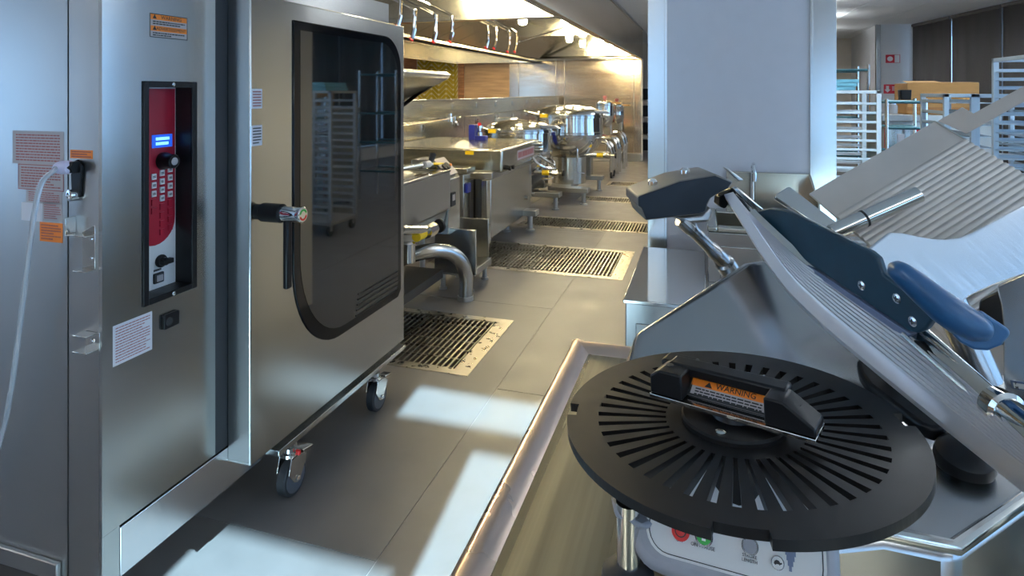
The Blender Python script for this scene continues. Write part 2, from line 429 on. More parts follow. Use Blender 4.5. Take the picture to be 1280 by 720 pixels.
# front with a hole for the control recess
CY0, CY1, CZ0, CZ1 = 1.392, 1.560, .893, 1.518
b = MB()
for (a, c, d, e) in subtract([(YS - .002, 2.83, .30, 1.95)], (CY0, CY1, CZ0, CZ1)): b.box(XF - .012, XF, a, c, d, e)
b.build('front_panel', 'steel', oven, smooth=0)
SEAM = onY(85, 300, YS).x
MB().box(-2.75, SEAM - .002, YS, YS + .012, .16, 1.95).build('side_panel', 'steel_dull', oven, smooth=0)
MB().box(SEAM + .002, XF - .0125, YS, YS + .012, .16, 1.95).build('corner_panel', 'steel_dull', oven, bevel=.002)
MB().box(SEAM - .002, SEAM + .002, YS + .004, YS + .01, .16, 1.95).build('seam', 'trench_dark', oven, smooth=0)
MB().box(-2.75, XF - .08, YS + .012, 2.83, .17, 1.95).build('body', 'steel', oven, smooth=0)
MB().box(XF - .012, XF, YS - .002, 1.305, .16, .2995).build('base_corner', 'steel', oven, smooth=0)
MB().box(XF - .06, XF + .004, 1.306, 2.83, .158, .295).build('kick_panel', 'alu_bright', oven, bevel=.002)
MB().box(-2.75, onY(77, 700, YS).x, YS - .014, YS, .155, onY(40, 690, YS).z).build('access_panel', 'steel_dull', oven, bevel=.004)
for (x, y) in ((-2.6, 1.4), (-2.6, 2.7), (-1.75, 1.4), (-1.75, 2.7)): MB().lathe((x, y, 0), (0, 0, 1), [(.03, 0), (.03, .02), (.018, .03), (.018, .17)], 16).build('foot', 'steel_dull', oven)
MB().box(XF - .005, XF + .0015, 1.655, 1.722, .30, 1.95).build('door_gap_shade', 'rubber', oven, bevel=.002)  # dark strip stands in for the shaded gap behind the door
# control recess
cf = MB(); o = .014
for a in subtract([(CY0 - o, CY1 + o, CZ0 - o, CZ1 + o)], (CY0 + .004, CY1 - .006, CZ0 + .004, CZ1 - .004)): cf.box(XF, XF + .006, *a)
ctl = cf.build('control_frame', 'black', oven, bevel=.002)
RX = XF - .062
MB().box(RX, XF, CY1 - .006, CY1 + .002, CZ0, CZ1).box(RX, XF, CY0 - .002, CY0 + .003, CZ0, CZ1).box(RX, XF, CY0, CY1, CZ1 - .003, CZ1 + .002).box(RX, XF, CY0, CY1, CZ0 - .002, CZ0 + .003).build('recess_wall', 'black', ctl, smooth=0)
pan = MB().box(RX - .004, RX, CY0, CY1, CZ0, CZ1).build('control_panel', 'panel_white', oven, smooth=0)
FXf = lambda y, z, x=RX: frame((x, y, z), (0, 1, 0), (0, 0, 1))
# red field with rounded lower edge
zb = onX(200, 305, RX).z; yc = (CY0 + CY1) / 2
pl = [(CY0 + .006, CZ1 - .008), (CY1 - .010, CZ1 - .008)] + [(yc + (CY1 - .010 - yc) * math.cos(a), zb + .075 + .075 * math.sin(a)) for a in [-(math.pi) * i / 14 for i in range(15)]]
MB().prism([(RX + .0002, y, z) for y, z in pl], (.002, 0, 0)).build('red_field', 'panel_red', pan, smooth=0)
d0, d1 = onX(189, 169, RX), onX(214, 166, RX)
ds = MB().box(RX, RX + .005, d0.y, d1.y, d0.z - .040, d0.z).build('display', 'lcd', pan, bevel=.001)
rows(FXf((d0.y + d1.y) / 2, d0.z - .02, RX + .005), .050, .030, 2, 'lcd_text', pan, .0004, .6, 'display_text')
k = onX(203, 201, RX); kn = MB().lathe((RX, k.y, k.z), (1, 0, 0), [(.027, 0), (.027, .012), (.022, .03), (.022, .045), (.02, .048)], 24).build('knob', 'black', pan)
MB().lathe((RX + .048, k.y, k.z), (1, 0, 0), [(.012, 0), (.012, .001)], 20).build('knob_mark', 'paper_grey', pan)
bme = MB().box(0, .004, -.008, .008, -.009, .009).mesh('button', V((0, 0, 0)))
bmr = bme.copy()
for c in range(3):
    for r in range(9):
        if c == 0 and r > 4: continue
        y = d0.y + .006 + c * .030; z = k.z - .045 - r * .026 + c * .008
        if z < zb + .02: continue
        white = r < 4 and not (c == 0 and r == 3)
        link('button', bme if white else bmr, 'panel_white' if white else 'panel_red', pan, V((RX + .002, y, z)), smooth=0)
        if white:
            f = FXf(y, z, RX + .006); rows(f, .011, .008, 2, 'ink', pan, .0003, .6, 'button_mark')
k = onX(200, 326, RX); MB().lathe((RX, k.y, k.z), (1, 0, 0), [(.020, 0), (.020, .01), (.012, .014), (.012, .028)], 20).box(RX + .014, RX + .034, k.y - .018, k.y + .022, k.z - .008, k.z + .008).build('selector_knob', 'black', pan, bevel=.003)
k = onX(197, 347, RX); MB().box(RX, RX + .008, k.y - .018, k.y + .018, k.z - .016, k.z + .016).build('switch', 'rubber', pan, bevel=.003)
MB().box(RX + .008, RX + .012, k.y - .011, k.y + .011, k.z - .010, k.z + .010).build('switch_rocker', 'paper_grey', pan, bevel=.002)
rows(FXf(k.y, k.z + .024), .03, .008, 1, 'ink', pan, .0006, .8)
for z in (CZ1 + .005, CZ0 - .005): MB().lathe((XF + .006, (CY0 + CY1) / 2 + .005, z), (1, 0, 0), [(.006, 0), (.006, .002), (.003, .004)], 12).build('screw', 'chrome', ctl)
# stickers and sockets of the front
def fst(px0, py0, px1, py1): return quadfr((onX(px0, py0, XF), onX(px1, py0, XF).lerp(onX(px1, py0, XF), 1), onX(px0, py1, XF)))
def xrect(px0, px1, ptop, pbot, x):        # rectangle on an X plane: horizontal edges kept level
    a = onX(px0, ptop, x); c = onX(px0, pbot, x); e = onX(px1, ptop, x)
    return FXf((a.y + e.y) / 2, (a.z + c.z) / 2, x), e.y - a.y, a.z - c.z
fr, w_, h_ = xrect(187, 234, 16, 46, XF)
st = sticker('warning_label', fr, w_, h_, 'paper_grey', oven, 'ink', 'orange and white bilingual warning label')
for k, (s, zo) in enumerate((('WARNING', .36), ('ADVERTISSEMENT', -.12))):
    f2 = (fr[0] + fr[2] * (h_ * zo), *fr[1:]); MB().fbox(f2, -w_ / 2 + .003, w_ / 2 - .003, -h_ * .11, h_ * .11, .0007, .001).build('orange_band', 'orange', st, smooth=0)
    text(s, (f2[0] + fr[1] * .008, *fr[1:]), .0155 if k == 0 else .0135, 'ink', st, lift=.0011)
    tri = f2[0] - fr[1] * w_ * .38 + fr[3] * .001
    MB().prism([tri - fr[1] * .007 - fr[2] * .005, tri + fr[1] * .007 - fr[2] * .005, tri + fr[2] * .008], fr[3] * .0003).build('hazard_mark', 'ink', st, smooth=0)
    rows((fr[0] + fr[2] * (h_ * (zo - .235)), *fr[1:]), w_ * .85, h_ * .18, 2, 'ink', st)
fr, w_, h_ = xrect(141, 190, 410, 461, XF)
fr = (fr[0] + V((0, 0, .004)), *fr[1:])
st = sticker('instruction_label', fr, w_, h_ * 1.0, 'paper_white', oven, None, 'white instruction sheet with red print'); rows(fr, w_ * .88, h_ * .9, 13, 'ink_red', st, .0009, .35)
fr, w_, h_ = xrect(202, 221, 396, 411, XF)
so = MB().fbox(fr, -w_ / 2, w_ / 2, -h_ / 2 - .004, h_ / 2 + .004, 0, .012).build('usb_socket', 'black', oven, bevel=.003)
MB().lathe(fr[0] + V((.012, -.012, 0)), (1, 0, 0), [(.012, 0), (.012, .003), (.007, .003), (.007, .001)], 16).build('socket_ring', 'rubber', so)
# stickers of the side
def yst(px0, py0, px1, py1, name, mat, border=None, n=8, ink='ink_red', lab=None):
    a, c, e = onY(px0, py0, YS), onY(px0, py1, YS), onY(px1, py0, YS)
    w_, h_ = e.x - a.x, a.z - c.z; f = frame(((a.x + e.x) / 2, YS, (a.z + c.z) / 2), (1, 0, 0), (0, 0, 1))
    s = sticker(name, f, w_, h_, mat, oven, border, lab)
    if n: rows(f, w_ * .86, h_ * .84, n, ink, s, .0009, .45)
yst(16, 163, 80, 204, 'notice_label', 'paper_grey', None, 10)
yst(23, 204.5, 80, 236, 'notice_label', 'paper_grey', 'ink_red', 8)
yst(33, 237, 78, 252, 'notice_label', 'paper_grey', None, 5)
yst(54, 252.5, 78, 275, 'notice_label', 'paper_grey', None, 7)
yst(27, 252.5, 53, 275, 'blank_label', 'paper_white', None, 0)
yst(50, 277, 78.5, 301, 'orange_label', 'orange', None, 6, 'ink_red')
yst(88, 187, 116, 197.5, 'orange_label', 'orange', None, 3, 'ink_red')
# hose, coupling, brackets of the side
q = onY(97, 208, YS); MB().prism([onY(91, 204, YS), onY(99, 199, YS), onY(105, 207, YS), onY(103, 246, YS), onY(93, 246, YS)], (0, -.008, 0)).build('pivot_plate', 'black', oven, bevel=.002)
h0 = onY(101, 208, YS) + V((0, -.018, 0)); h1 = h0 + V((-.052, -.012, -.002))
MB().tube([h0, h0.lerp(h1, .2), h0.lerp(h1, .25), h0.lerp(h1, .75), h1], [.014, .016, .0185, .0185, .012], 14).build('hose_nut', 'hose_nut', oven)
MB().tube([h0 + V((.006, .001, 0)), h0 + V((-.006, 0, 0))], .0175, 6).build('coupling', 'black', oven)
hp = [h1, onY(68, 213, YS - .05), onY(53, 227, YS - .06), onY(45, 255, YS - .06), onY(38, 300, YS - .06), onY(27, 390, YS - .05), onY(15, 480, YS - .05), onY(3, 540, YS - .04), onY(-18, 590, YS - .04), onY(-80, 640, YS - .04)]
MB().tube(bez(hp, 6), .0068, 10).build('drain_hose', 'hose_clear', oven)
q = onY(96, 243, YS); MB().lathe(q, (-.25, -1, 0), [(.016, 0), (.016, .02), (.012, .022), (.008, .022), (.008, .012)], 18).build('nozzle', 'chrome', oven)
a0 = onY(100, 285, YS)
MB().prism([onY(117, 282, YS), onY(120, 282, YS), onY(120, 336, YS), onY(104, 336, YS), onY(104, 290, YS)], (0, -.003, 0)).box(onY(99, 270, YS).x - .014, onY(99, 270, YS).x - .011, YS - .03, YS, onY(99, 291, YS).z, onY(99, 270, YS).z) \
    .box(onY(99, 270, YS).x - .014, onY(120, 270, YS).x, YS - .03, YS, onY(99, 291, YS).z - .003, onY(99, 291, YS).z).box(onY(104, 336, YS).x, onY(120, 336, YS).x, YS - .03, YS, onY(104, 336, YS).z, onY(104, 336, YS).z + .003).build('hook_bracket', 'steel_pol', oven, bevel=.001)
for (px, py) in ((114, 299), (114, 323)): MB().lathe(onY(px, py, YS - .003), (0, -1, 0), [(.005, 0), (.004, .003)], 10).build('screw', 'chrome', oven)
a0, a1 = onY(108, 413, YS), onY(126, 438, YS)
MB().box(a0.x, a1.x, YS - .004, YS, a1.z, a0.z).box(a0.x - .006, a1.x - .008, YS - .035, YS, a0.z - .004, a0.z).box(a0.x - .006, a1.x - .008, YS - .035, YS, a1.z, a1.z + .004).build('latch_bracket', 'steel_pol', oven, bevel=.001)
MB().lathe(V(((a0.x + a1.x) / 2, YS - .004, (a0.z + a1.z) / 2)), (0, -1, 0), [(.006, 0), (.005, .004)], 12).build('screw', 'chrome', oven)
# door
DX0, DX1, DY0, DY1, DZ0, DZ1 = -1.54, -1.45, 1.708, 2.815, .245, 1.832
door = MB().box(DX0, DX1, DY0, DY1, DZ0, DZ1).build('door', 'steel', oven, bevel=.005, seg=3)
MB().box(DX0 - .0, DX1 - .006, DY0 - .0006, DY0, DZ0 + .01, DZ1 - .01).build('door_edge', 'steel_dull', door, smooth=0)
def glass_outline(i):
    a, c, d, e = 1.931 + i, 2.772 - i, .487 + i, 1.766 - i
    return [(a, e)] + [(a + (.30) * (1 - math.cos(t)), d + .36 * (1 - math.sin(t))) for t in [math.pi / 2 * k / 12 for k in range(13)]] + [(c - .03, d), (c, d + .03)] + [(c - .16 + .16 * math.cos(t), e - .16 + .16 * math.sin(t)) for t in [math.pi / 2 * k / 10 for k in range(11)]]
gl = MB().prism([(DX1, y, z) for y, z in glass_outline(0)], (.006, 0, 0)).build('glass_border', 'black_gloss', door, bevel=.002)
MB().prism([(DX1 + .006, y, z) for y, z in glass_outline(.035)], (.0015, 0, 0)).build('glass', 'glass_dark', door, smooth=0)
for k in range(5): MB().box(DX1 + .006, DX1 + .010, 2.35 + k * .005, 2.73, .525 + k * .022, .532 + k * .022).build('vent_rib', 'black', door, smooth=0)
for (px, py0, py1) in ((321, 111, 136), (321, 157, 183)):
    fr, w_, h_ = xrect(px - 6.5, px + 6.5, py0, py1, DX1); s = sticker('door_label', fr, w_, h_, 'paper_white', door); rows(fr, w_ * .8, h_ * .85, 6, 'ink_red' if py0 < 150 else 'ink', s, .0009, .45)
hz, hy = 1.093, 1.742
MB().lathe((DX1, hy, hz), (1, 0, 0), [(.026, 0), (.026, .02), (.032, .025), (.032, .10), (.028, .105)], 24).build('handle_collar', 'black', door)
MB().lathe((DX1 + .105, hy, hz), (1, 0, 0), [(.025, 0), (.025, .06), (.026, .062), (.026, .075), (.023, .078)], 24).build('handle_barrel', 'chrome', door)
for m, s0 in (('green', 0), ('red', math.pi)):
    b = MB(); n = 10
    pts = arc((0, 0), .019, s0 + .3, s0 + math.pi - .2, n) + arc((0, 0), .013, s0 + math.pi - .2, s0 + .3, n)
    for i in range(n):
        A, B, C, D = pts[i], pts[i + 1], pts[2 * n - i], pts[2 * n + 1 - i]
        b.prism([(DX1 + .1832, hy + p[0], hz + p[1]) for p in (A, B, C, D)], (.0006, 0, 0))
    b.build('ring_mark', m, door, smooth=0)
MB().box(-1.345, -1.325, hy - .006, hy + .022, .84, 1.075).build('handle_lever', 'black', door, bevel=.006)
# trolley rail under the door and casters
MB().box(-1.515, -1.455, 1.86, 2.84, .19, .212).build('under_rail', 'steel', oven, bevel=.002)
def caster(x, y, redtab):
    c = root('caster', (x, y, 0)); c.parent = oven; c.location = V((x, y, 0)) - ORG[oven.name]; ORG[c.name] = V((x, y, 0))
    R = .066
    MB().lathe((x - .02, y, R), (1, 0, 0), [(.05, .0), (R - .004, .0), (R, .005), (R, .033), (R - .004, .038), (.05, .038)], 32).build('tyre', 'rubber', c)
    MB().lathe((x - .022, y, R), (1, 0, 0), [(.052, 0), (.052, .042), (.020, .042), (.020, .046), (.008, .046), (.008, .052)], 28).build('hub', 'wheel_grey', c)
    for s in (-.028, .024):
        MB().prism([(x + s, y - .035, .155), (x + s, y + .005, .155), (x + s, y + .055, .125), (x + s, y + .052, .115), (x + s, y + .018, .06), (x + s, y, .05), (x + s, y - .018, .058), (x + s, y - .05, .10)], (.004, 0, 0)).build('fork', 'steel_pol', c, bevel=.001)
    MB().prism([(x - .028, y - .035, .153), (x - .028, y + .01, .153), (x - .028, y + .06, .127), (x - .028, y + .06, .123), (x - .028, y + .01, .148), (x - .028, y - .035, .148)], (.056, 0, 0)).build('fork_crown', 'steel_pol', c, bevel=.001)
    MB().lathe((x, y - .012, .15), (0, 0, 1), [(.026, 0), (.026, .012), (.018, .016), (.018, .03)], 20).build('swivel', 'chrome', c)
    MB().lathe((x + .03, y, R), (1, 0, 0), [(.008, 0), (.008, .006)], 6).build('axle_nut', 'chrome', c)
    MB().prism([(x - .02, y + .045, .135), (x - .02, y + .095, .122), (x - .02, y + .105, .128), (x - .02, y + .105, .134), (x - .02, y + .045, .146)], (.042, 0, 0)).build('brake_pedal', 'steel_pol', c, bevel=.002)
    if redtab: MB().box(x + .015, x + .035, y - .002, y + .012, .148, .166).build('release_tab', 'red', c, bevel=.004)
    MB().box(x - .045, x - .01, y + .012, y + .05, .12, .19).build('bracket', 'steel', c, bevel=.002)
caster(-1.47, 1.95, True); caster(-1.475, 2.585, False)

# ================================================================== EXHAUST HOODS
def hood(x1, x0, ya, yb, z, label, full):
    h = root('exhaust_hood', ((x0 + x1) / 2, (ya + yb) / 2, z)); tag(h, label, 'hood', 'exhaust hoods')
    top = CEIL - .02
    MB().box(x1 - .03, x1, ya, yb, z, top).build('front_panel', 'steel_wavy', h, smooth=0)
    MB().box(x1 - .002, x1 + .012, ya, yb, z, z + .03).build('front_lip', 'steel_line', h, bevel=.004)
    MB().box(x0, x0 + .03, ya, yb, z, top).build('rear_panel', 'steel_line', h, smooth=0)
    MB().box(x0 - .03, x0 + .05, ya, yb, z - .012, z + .03).build('rear_lip', 'steel_line', h, bevel=.004)
    MB().box(x0 + .03, x1 - .03, yb - .03, yb, z, top).build('end_panel', 'steel_line', h, smooth=0)
    MB().box(x0 + .03, x1 - .03, ya, yb - .03, 2.62, 2.65).build('hood_roof', 'steel_line', h, smooth=0)
    MB().box(x1 - .10, x1 - .03, ya, yb - .03, z + .012, z + .05).build('gutter', 'steel_line', h, bevel=.004)
    if not full:
        for y in (6, 8.5, 11):  # lamps added in this hood to brighten the far wall
            l = MB().lathe((x1 - .7, y, 2.555), (0, 0, 1), [(.075, 0), (.075, .03), (.05, .065)], 16).build('light_housing', 'white', h)
            MB().lathe((x1 - .7, y, 2.43), (0, 0, 1), [(.03, 0), (.055, .02), (.06, .06), (.06, .125)], 16).build('light_jar', 'hood_glow', l)
        return h
    for k, y in enumerate((5.70, 9.6)):
        MB().box(x0 + .03, x1 - .03, y, y + .03, z + (0 if k == 0 else .2), 2.62).build('divider', 'steel_line', h, smooth=0)
        if k == 0: MB().box(x0 + .03, x1 - .03, y - .10, y + .03, z, z + .045).build('divider_gutter', 'steel_line', h, bevel=.005)
    n = 16
    for k in range(n):
        y0 = ya + .1 + (yb - ya - .3) * k / n; y1 = ya + .1 + (yb - ya - .3) * (k + 1) / n - .012
        MB().prism([(x0 + .06, y0, z + .05), (x0 + .10, y0, z + .03), (x0 + .95, y0, 2.60), (x0 + .91, y0, 2.62)], (0, y1 - y0, 0)).build('grease_filter', 'steel_line', h, bevel=.004)
    # cross brace rods and end baffle
    MB().prism([(x1 - .03, yb - .05, z + .07), (x0 + .03, yb - .05, z + .07), (x0 + .03, yb - .22, z + .02), (x1 - .03, yb - .22, z + .02)], (0, 0, .02)).build('end_shelf', 'steel_pol', h, bevel=.003)
    MB().tube([(x0 + 1.15, 8.2, 2.20), (x0 + 1.5, 9.4, 2.5)], .012).build('brace_rod', 'chrome', h)
    # perforated trim along the top of the front
    MB().box(x1, x1 + .01, ya, yb, 2.79, 2.83).build('top_trim', 'steel_pol', h, smooth=0)
    b = MB(); y = 7.5
    while y < yb - .05: b.box(x1 + .01, x1 + .0105, y, y + .03, 2.803, 2.817); y += .06
    b.build('trim_perforation', 'ink', h, smooth=0)
    for k, y in enumerate((3.6, 4.9, 6.6, 8.2, 9.8, 11.3, 12.6)):
        for xx in (x1 - .55, x1 - 1.15):
            l = MB().lathe((xx, y, 2.555), (0, 0, 1), [(.075, 0), (.075, .03), (.05, .065)], 16).build('light_housing', 'white', h)
            MB().lathe((xx, y, 2.43), (0, 0, 1), [(.03, 0), (.055, .02), (.06, .06), (.06, .125)], 16).build('light_jar', 'hood_glow', l)
    return h
HOOD = hood(-1.25, -3.6, 2.2, 13.40, 2.2, 'long stainless exhaust hood above the cooking line with lit underside', True)
hood(-3.72, -5.5, 4.5, 13.3, 2.16, 'second stainless exhaust hood behind the front one', False)
# fire suppression nozzle pipes (bolted to the hood roof: parts of it)
def nozzle(px, py, x):
    q = onX(px, py, x)
    e = q + V((.02, .02, .055)); t = V((e.x, e.y, e.z + .20)); u = V((-.75, -.25, .38)); k = t + u * ((2.62 - t.z) / u.z)
    r = MB().tube(bez([e + V((0, 0, .03)), V((e.x, e.y, e.z + .1)), t - V((0, 0, .03)), t + u * .05, t.lerp(k, .5), k], 5), .015, 10).build('nozzle_pipe', 'chrome', HOOD)
    MB().lathe(t - V((0, 0, .04)), (0, 0, 1), [(.021, 0), (.021, .035)], 10).build('elbow', 'chrome', r)
    MB().tube([e + V((0, 0, .04)), q + V((.004, .004, .005))], [.021, .018], 8).build('nozzle', 'chrome', r)
    MB().tube([q + V((.004, .004, .006)), q - V((.002, .002, .002))], [.021, .020], 8).build('nozzle_cap', 'red', r)
for (px, py) in ((496, 34), (514, 50), (541, 53), (562, 53), (607, 60), (617, 61), (634, 65), (643, 65)): nozzle(px, py, -2.3)

# ================================================================== UTILITY WALL behind the line
uw = root('utility_raceway', (-3.12, 8, 0)); tag(uw, 'long stainless utility wall with paired outlets behind the cooking line', 'utility wall')
MB().box(-3.22, -3.06, 3.0, 13.3, 1.18, 1.40).build('upper_cover', 'steel_line', uw, bevel=.004)
MB().box(-3.22, -3.065, 3.0, 13.3, .60, 1.172).build('lower_cover', 'steel_line', uw, bevel=.004)
MB().box(-3.23, -3.04, 3.0, 13.3, 1.40, 1.415).build('cap', 'steel_pol', uw, bevel=.004)
for y in (3.1, 5.6, 8.4, 11, 13.2): MB().box(-3.2, -3.08, y - .05, y + .05, 0, .6).build('leg', 'steel_dull', uw, smooth=0)
for y in (5.2, 6.4, 7.7, 9.1, 10.4, 11.8): MB().box(-3.0665, -3.0635, y - .003, y + .003, .6, 1.40).build('joint', 'trench_dark', uw, smooth=0)
for px in (529, 567, 597, 620, 641, 659, 674):
    y = onX(px, 130, -3.06).y
    MB().box(-3.06, -3.054, y - .055, y + .055, 1.27, 1.36).build('blank_plate', 'steel', uw, bevel=.003)
    o = MB().box(-3.065, -3.055, y - .05, y + .05, 1.05, 1.14).build('outlet', 'steel_pol', uw, bevel=.003)
    MB().box(-3.055, -3.052, y - .022, y + .022, 1.065, 1.09).box(-3.055, -3.052, y - .022, y + .022, 1.1, 1.125).build('socket', 'ink', o, smooth=0)
# pot filler faucet
ff = root('swing_faucet', onX(568, 152, -2.95)); tag(ff, 'long chrome swing faucet with curved spout on the utility wall', 'faucet')
a0, a1 = onX(500, 157.5, -2.35), onX(563, 148.5, -2.75)
MB().tube([a0, a1], .013).build('arm', 'steel_line', ff)
MB().tube(bez([a1, a1 + V((.03, .08, .02)), onX(570, 152, -2.7), onX(572, 157, -2.68)], 5), .018).build('spout', 'chrome', ff)
MB().lathe(a1 + V((0, 0, -.03)), (0, 0, 1), [(.03, 0), (.03, .05), (.02, .06), (.02, .09)], 14).build('valve', 'chrome', ff)
MB().tube([a1 + V((-.02, 0, 0)), (-3.06, a1.y, a1.z)], .016).build('mount', 'chrome', ff)

# ================================================================== OPEN BRAISING PAN (next to the oven)
pa = root('braising_pan', (-2.2, 3.8, 0)); tag(pa, 'braising pan with raised lid right behind the tall oven', 'braising pan', 'braising pans')
xf = -1.75
b = MB().prism([(xf, 3.15, .93), (xf, 3.15, .66), (xf - .03, 3.15, .64), (xf - .06, 3.15, .517), (xf - .95, 3.15, .60), (xf - .95, 3.15, .93)], (0, .97, 0)); b.build('pan', 'steel_dull', pa, bevel=.006)
MB().box(xf - .08, xf + .004, 3.15, 4.12, .925, .945).box(xf - .95, xf - .86, 3.15, 4.12, .925, .945).box(xf - .9, xf, 4.06, 4.12, .925, .945).build('rim', 'steel', pa, bevel=.004)
MB().prism([(xf + .0, 3.60, .945), (xf + .0, 3.82, .945), (xf - .055, 3.78, .955), (xf - .055, 3.64, .955)], (0, 0, .004)).build('pour_lip', 'steel_pol', pa, bevel=.002)
b = MB().prism([(xf - .02, 4.13, .46), (xf - .02, 4.13, .86), (xf - .16, 4.13, 1.0), (xf - .32, 4.13, 1.0), (xf - .32, 4.13, .46)], (0, .22, 0)); b.build('control_box', 'steel', pa, bevel=.006)
MB().prism([(xf - .035, 4.145, .885), (xf - .15, 4.145, 1.0), (xf - .15, 4.335, 1.0), (xf - .035, 4.335, .885)], (.006, 0, .006)).build('control_plate', 'paper_grey', pa, bevel=.002)
for y, m, s in ((4.19, 'ink', .022), (4.25, 'ink', .03), (4.31, 'orange', .01)): MB().lathe((xf - .085, y, .945), (1, 0, 1), [(s, 0), (s, .014)], 14).build('knob', m, pa)
MB().box(xf - .02, xf - .012, 4.17, 4.25, .66, .76).build('display', 'ink', pa, bevel=.002)
MB().box(xf - .011, xf - .0105, 4.185, 4.235, .70, .745).build('display_print', 'paper_grey', pa, smooth=0)
MB().tube([(xf - .3, 3.0, .99), (xf - .12, 3.98, .99), (xf - .10, 4.02, .985)], .016).build('lid_handle', 'steel', pa)
MB().lathe((xf - .12, 3.93, .99), (.1, 1, 0), [(.024, 0), (.024, .07)], 12).build('handle_sleeve', 'paper_white', pa)
MB().tube([(xf - .12, 4.03, .98), (xf - .12, 4.08, 1.05)], [.016, .026]).build('crank_grip', 'rubber', pa)
MB().box(xf - .16, xf - .06, 4.05, 4.14, .978, .984).build('tag', 'yellow', pa, smooth=0)
# stand and console
MB().box(-2.7, -1.80, 3.2, 4.1, .16, .22).build('stand_shelf', 'trench_dark', pa, smooth=0)
for x in (-2.65, -2.06):
    for y in (3.3, 4.3): MB().lathe((x, y, 0), (0, 0, 1), [(.035, 0), (.035, .02), (.022, .03), (.022, .5)], 14).build('leg', 'steel_dull', pa)
# raised lid
b = MB().prism([(-1.86, 3.05, 1.655), (-1.82, 3.05, 1.63), (-1.84, 3.05, 1.60), (-2.72, 3.05, 1.17), (-2.80, 3.05, 1.20), (-2.78, 3.05, 1.24)], (0, 1.25, 0)); lid = b.build('lid', 'alu_bright', pa, bevel=.01, seg=3)
MB().prism([(-1.95, 4.22, 1.545), (-2.1, 4.22, 1.47), (-2.75, 4.22, .98), (-2.75, 4.22, 1.12)], (0, .06, 0)).build('lid_arm', 'black', pa, bevel=.004)
MB().box(-2.85, -2.70, 3.05, 4.35, .7, 1.24).build('hinge_housing', 'steel_line', pa, bevel=.006)
# drain valve
vy = [onX(500, 288, -1.66), onX(537, 288, -1.66)]
MB().tube(vy, .028).build('drain_pipe', 'steel', pa); MB().tube([vy[1] - V((0, .05, 0)), vy[1] + V((0, .06, 0))], .042, 8).build('valve_nut', 'steel_pol', pa)
MB().tube([vy[1] - V((0, .30, .01)), vy[1] - V((0, .30, .12))], .045, 14).build('valve_elbow', 'steel_pol', pa)
MB().tube([vy[1] + V((0, .06, 0)), vy[1] + V((0, .13, 0))], .015).build('valve_stem', 'chrome', pa)
MB().lathe(vy[1] + V((0, .13, 0)), (.3, 1, 0), [(.03, 0), (.045, .006), (.045, .022), (.03, .03)], 16).build('valve_knob', 'black', pa)
MB().tube([vy[1] - V((0, .19, 0)), vy[1] - V((0, .09, 0))], .0295, 12).build('tag', 'yellow', pa)
dp = [V((-2.0, 3.7, .36)), V((-1.85, 3.85, .40)), V((-1.74, 4.0, .38)), V((-1.67, 4.10, .30)), V((-1.645, 4.15, .18)), V((-1.645, 4.15, 0))]
MB().tube(bez(dp, 6), .052, 16).build('overflow_pipe', 'steel', pa)
MB().tube([V((-1.645, 4.15, 0)), V((-1.645, 4.15, .03))], .058, 16).build('pipe_collar', 'steel_dull', pa)
# splash screen in front of the gap
sc_ = root('drain_screen', (-1.75, 4.45, 0)); tag(sc_, 'low stainless splash screen box beside the bent drain pipe', 'screen')
MB().box(-1.95, -1.615, 4.28, 4.30, .14, .475).build('near_plate', 'steel', sc_, bevel=.003)
MB().box(-1.95, -1.66, 4.68, 4.70, .12, .475).build('far_plate', 'steel', sc_, bevel=.003)
MB().box(-1.95, -1.63, 4.30, 4.68, .12, .17).build('base', 'steel_dull', sc_, bevel=.003)
for x in (-1.9, -1.68):
    for y in (4.33, 4.65): MB().lathe((x, y, 0), (0, 0, 1), [(.03, 0), (.03, .015), (.02, .02), (.02, .13)], 14).build('leg', 'steel_dull', sc_)

# ================================================================== CLOSED BRAISING PAN
pb = root('braising_pan', (-2.4, 6, 0)); tag(pb, 'big braising pan with closed flat steel lid and blue actuator', 'braising pan', 'braising pans')
Y0, Y1 = 5.32, 6.64
lid = MB().box(-3.0, -1.75, Y0, Y1, .765, .975).build('lid', 'steel_line', pb, bevel=.018, seg=3)
MB().box(-2.99, -1.86, Y0 - .004, Y0 + .002, .80, .94).build('lid_side_panel', 'steel_line', lid, smooth=0)
MB().box(-2.95, -1.84, Y0 - .02, Y1, .70, .765).build('pan_rim', 'steel_dull', pb, bevel=.008)
MB().prism([(-1.86, Y0, .70), (-1.86, Y0, .16), (-2.6, Y0, .22), (-2.9, Y0, .45), (-2.9, Y0, .70)], (0, Y1 - Y0 + .02, 0)).build('pan', 'steel', pb, bevel=.006)
MB().box(-1.92, -1.865, Y0 - .09, Y0, .30, .70).build('side_channel', 'steel_line', pb, bevel=.003)
MB().box(-1.93, -1.862, Y0 - .07, Y0, .12, .30).build('side_foot', 'steel_dull', pb, bevel=.003)
MB().box(-2.9, -1.95, 4.96, 5.15, .785, .84).build('console_top', 'steel_line', pb, bevel=.005)
MB().box(-2.8, -1.99, 4.97, 5.13, .15, .785).build('console', 'steel_line', pb, bevel=.004)
MB().box(-1.99, -1.965, 5.0, 5.09, .62, .70).build('indicator', 'blue_paint', pb, bevel=.004)
MB().box(-2.8, -2.02, 5.14, 5.30, .2, .7).build('gap_shade', 'trench_dark', pb, smooth=0)  # dark block painted as the shade between console and pan
for (x, y) in ((-1.80, 6.44), (-2.03, 6.32), (-2.7, 5.4), (-2.7, 6.5), (-2.7, 5.05), (-2.1, 5.05)): MB().lathe((x, y, 0), (0, 0, 1), [(.05, 0), (.05, .012), (.03, .02), (.03, .17)], 16).build('leg', 'steel_dull', pb)
MB().box(-2.1, -1.72, 6.36, 6.52, .165, .225).build('leg_bracket', 'steel_dull', pb, bevel=.004)
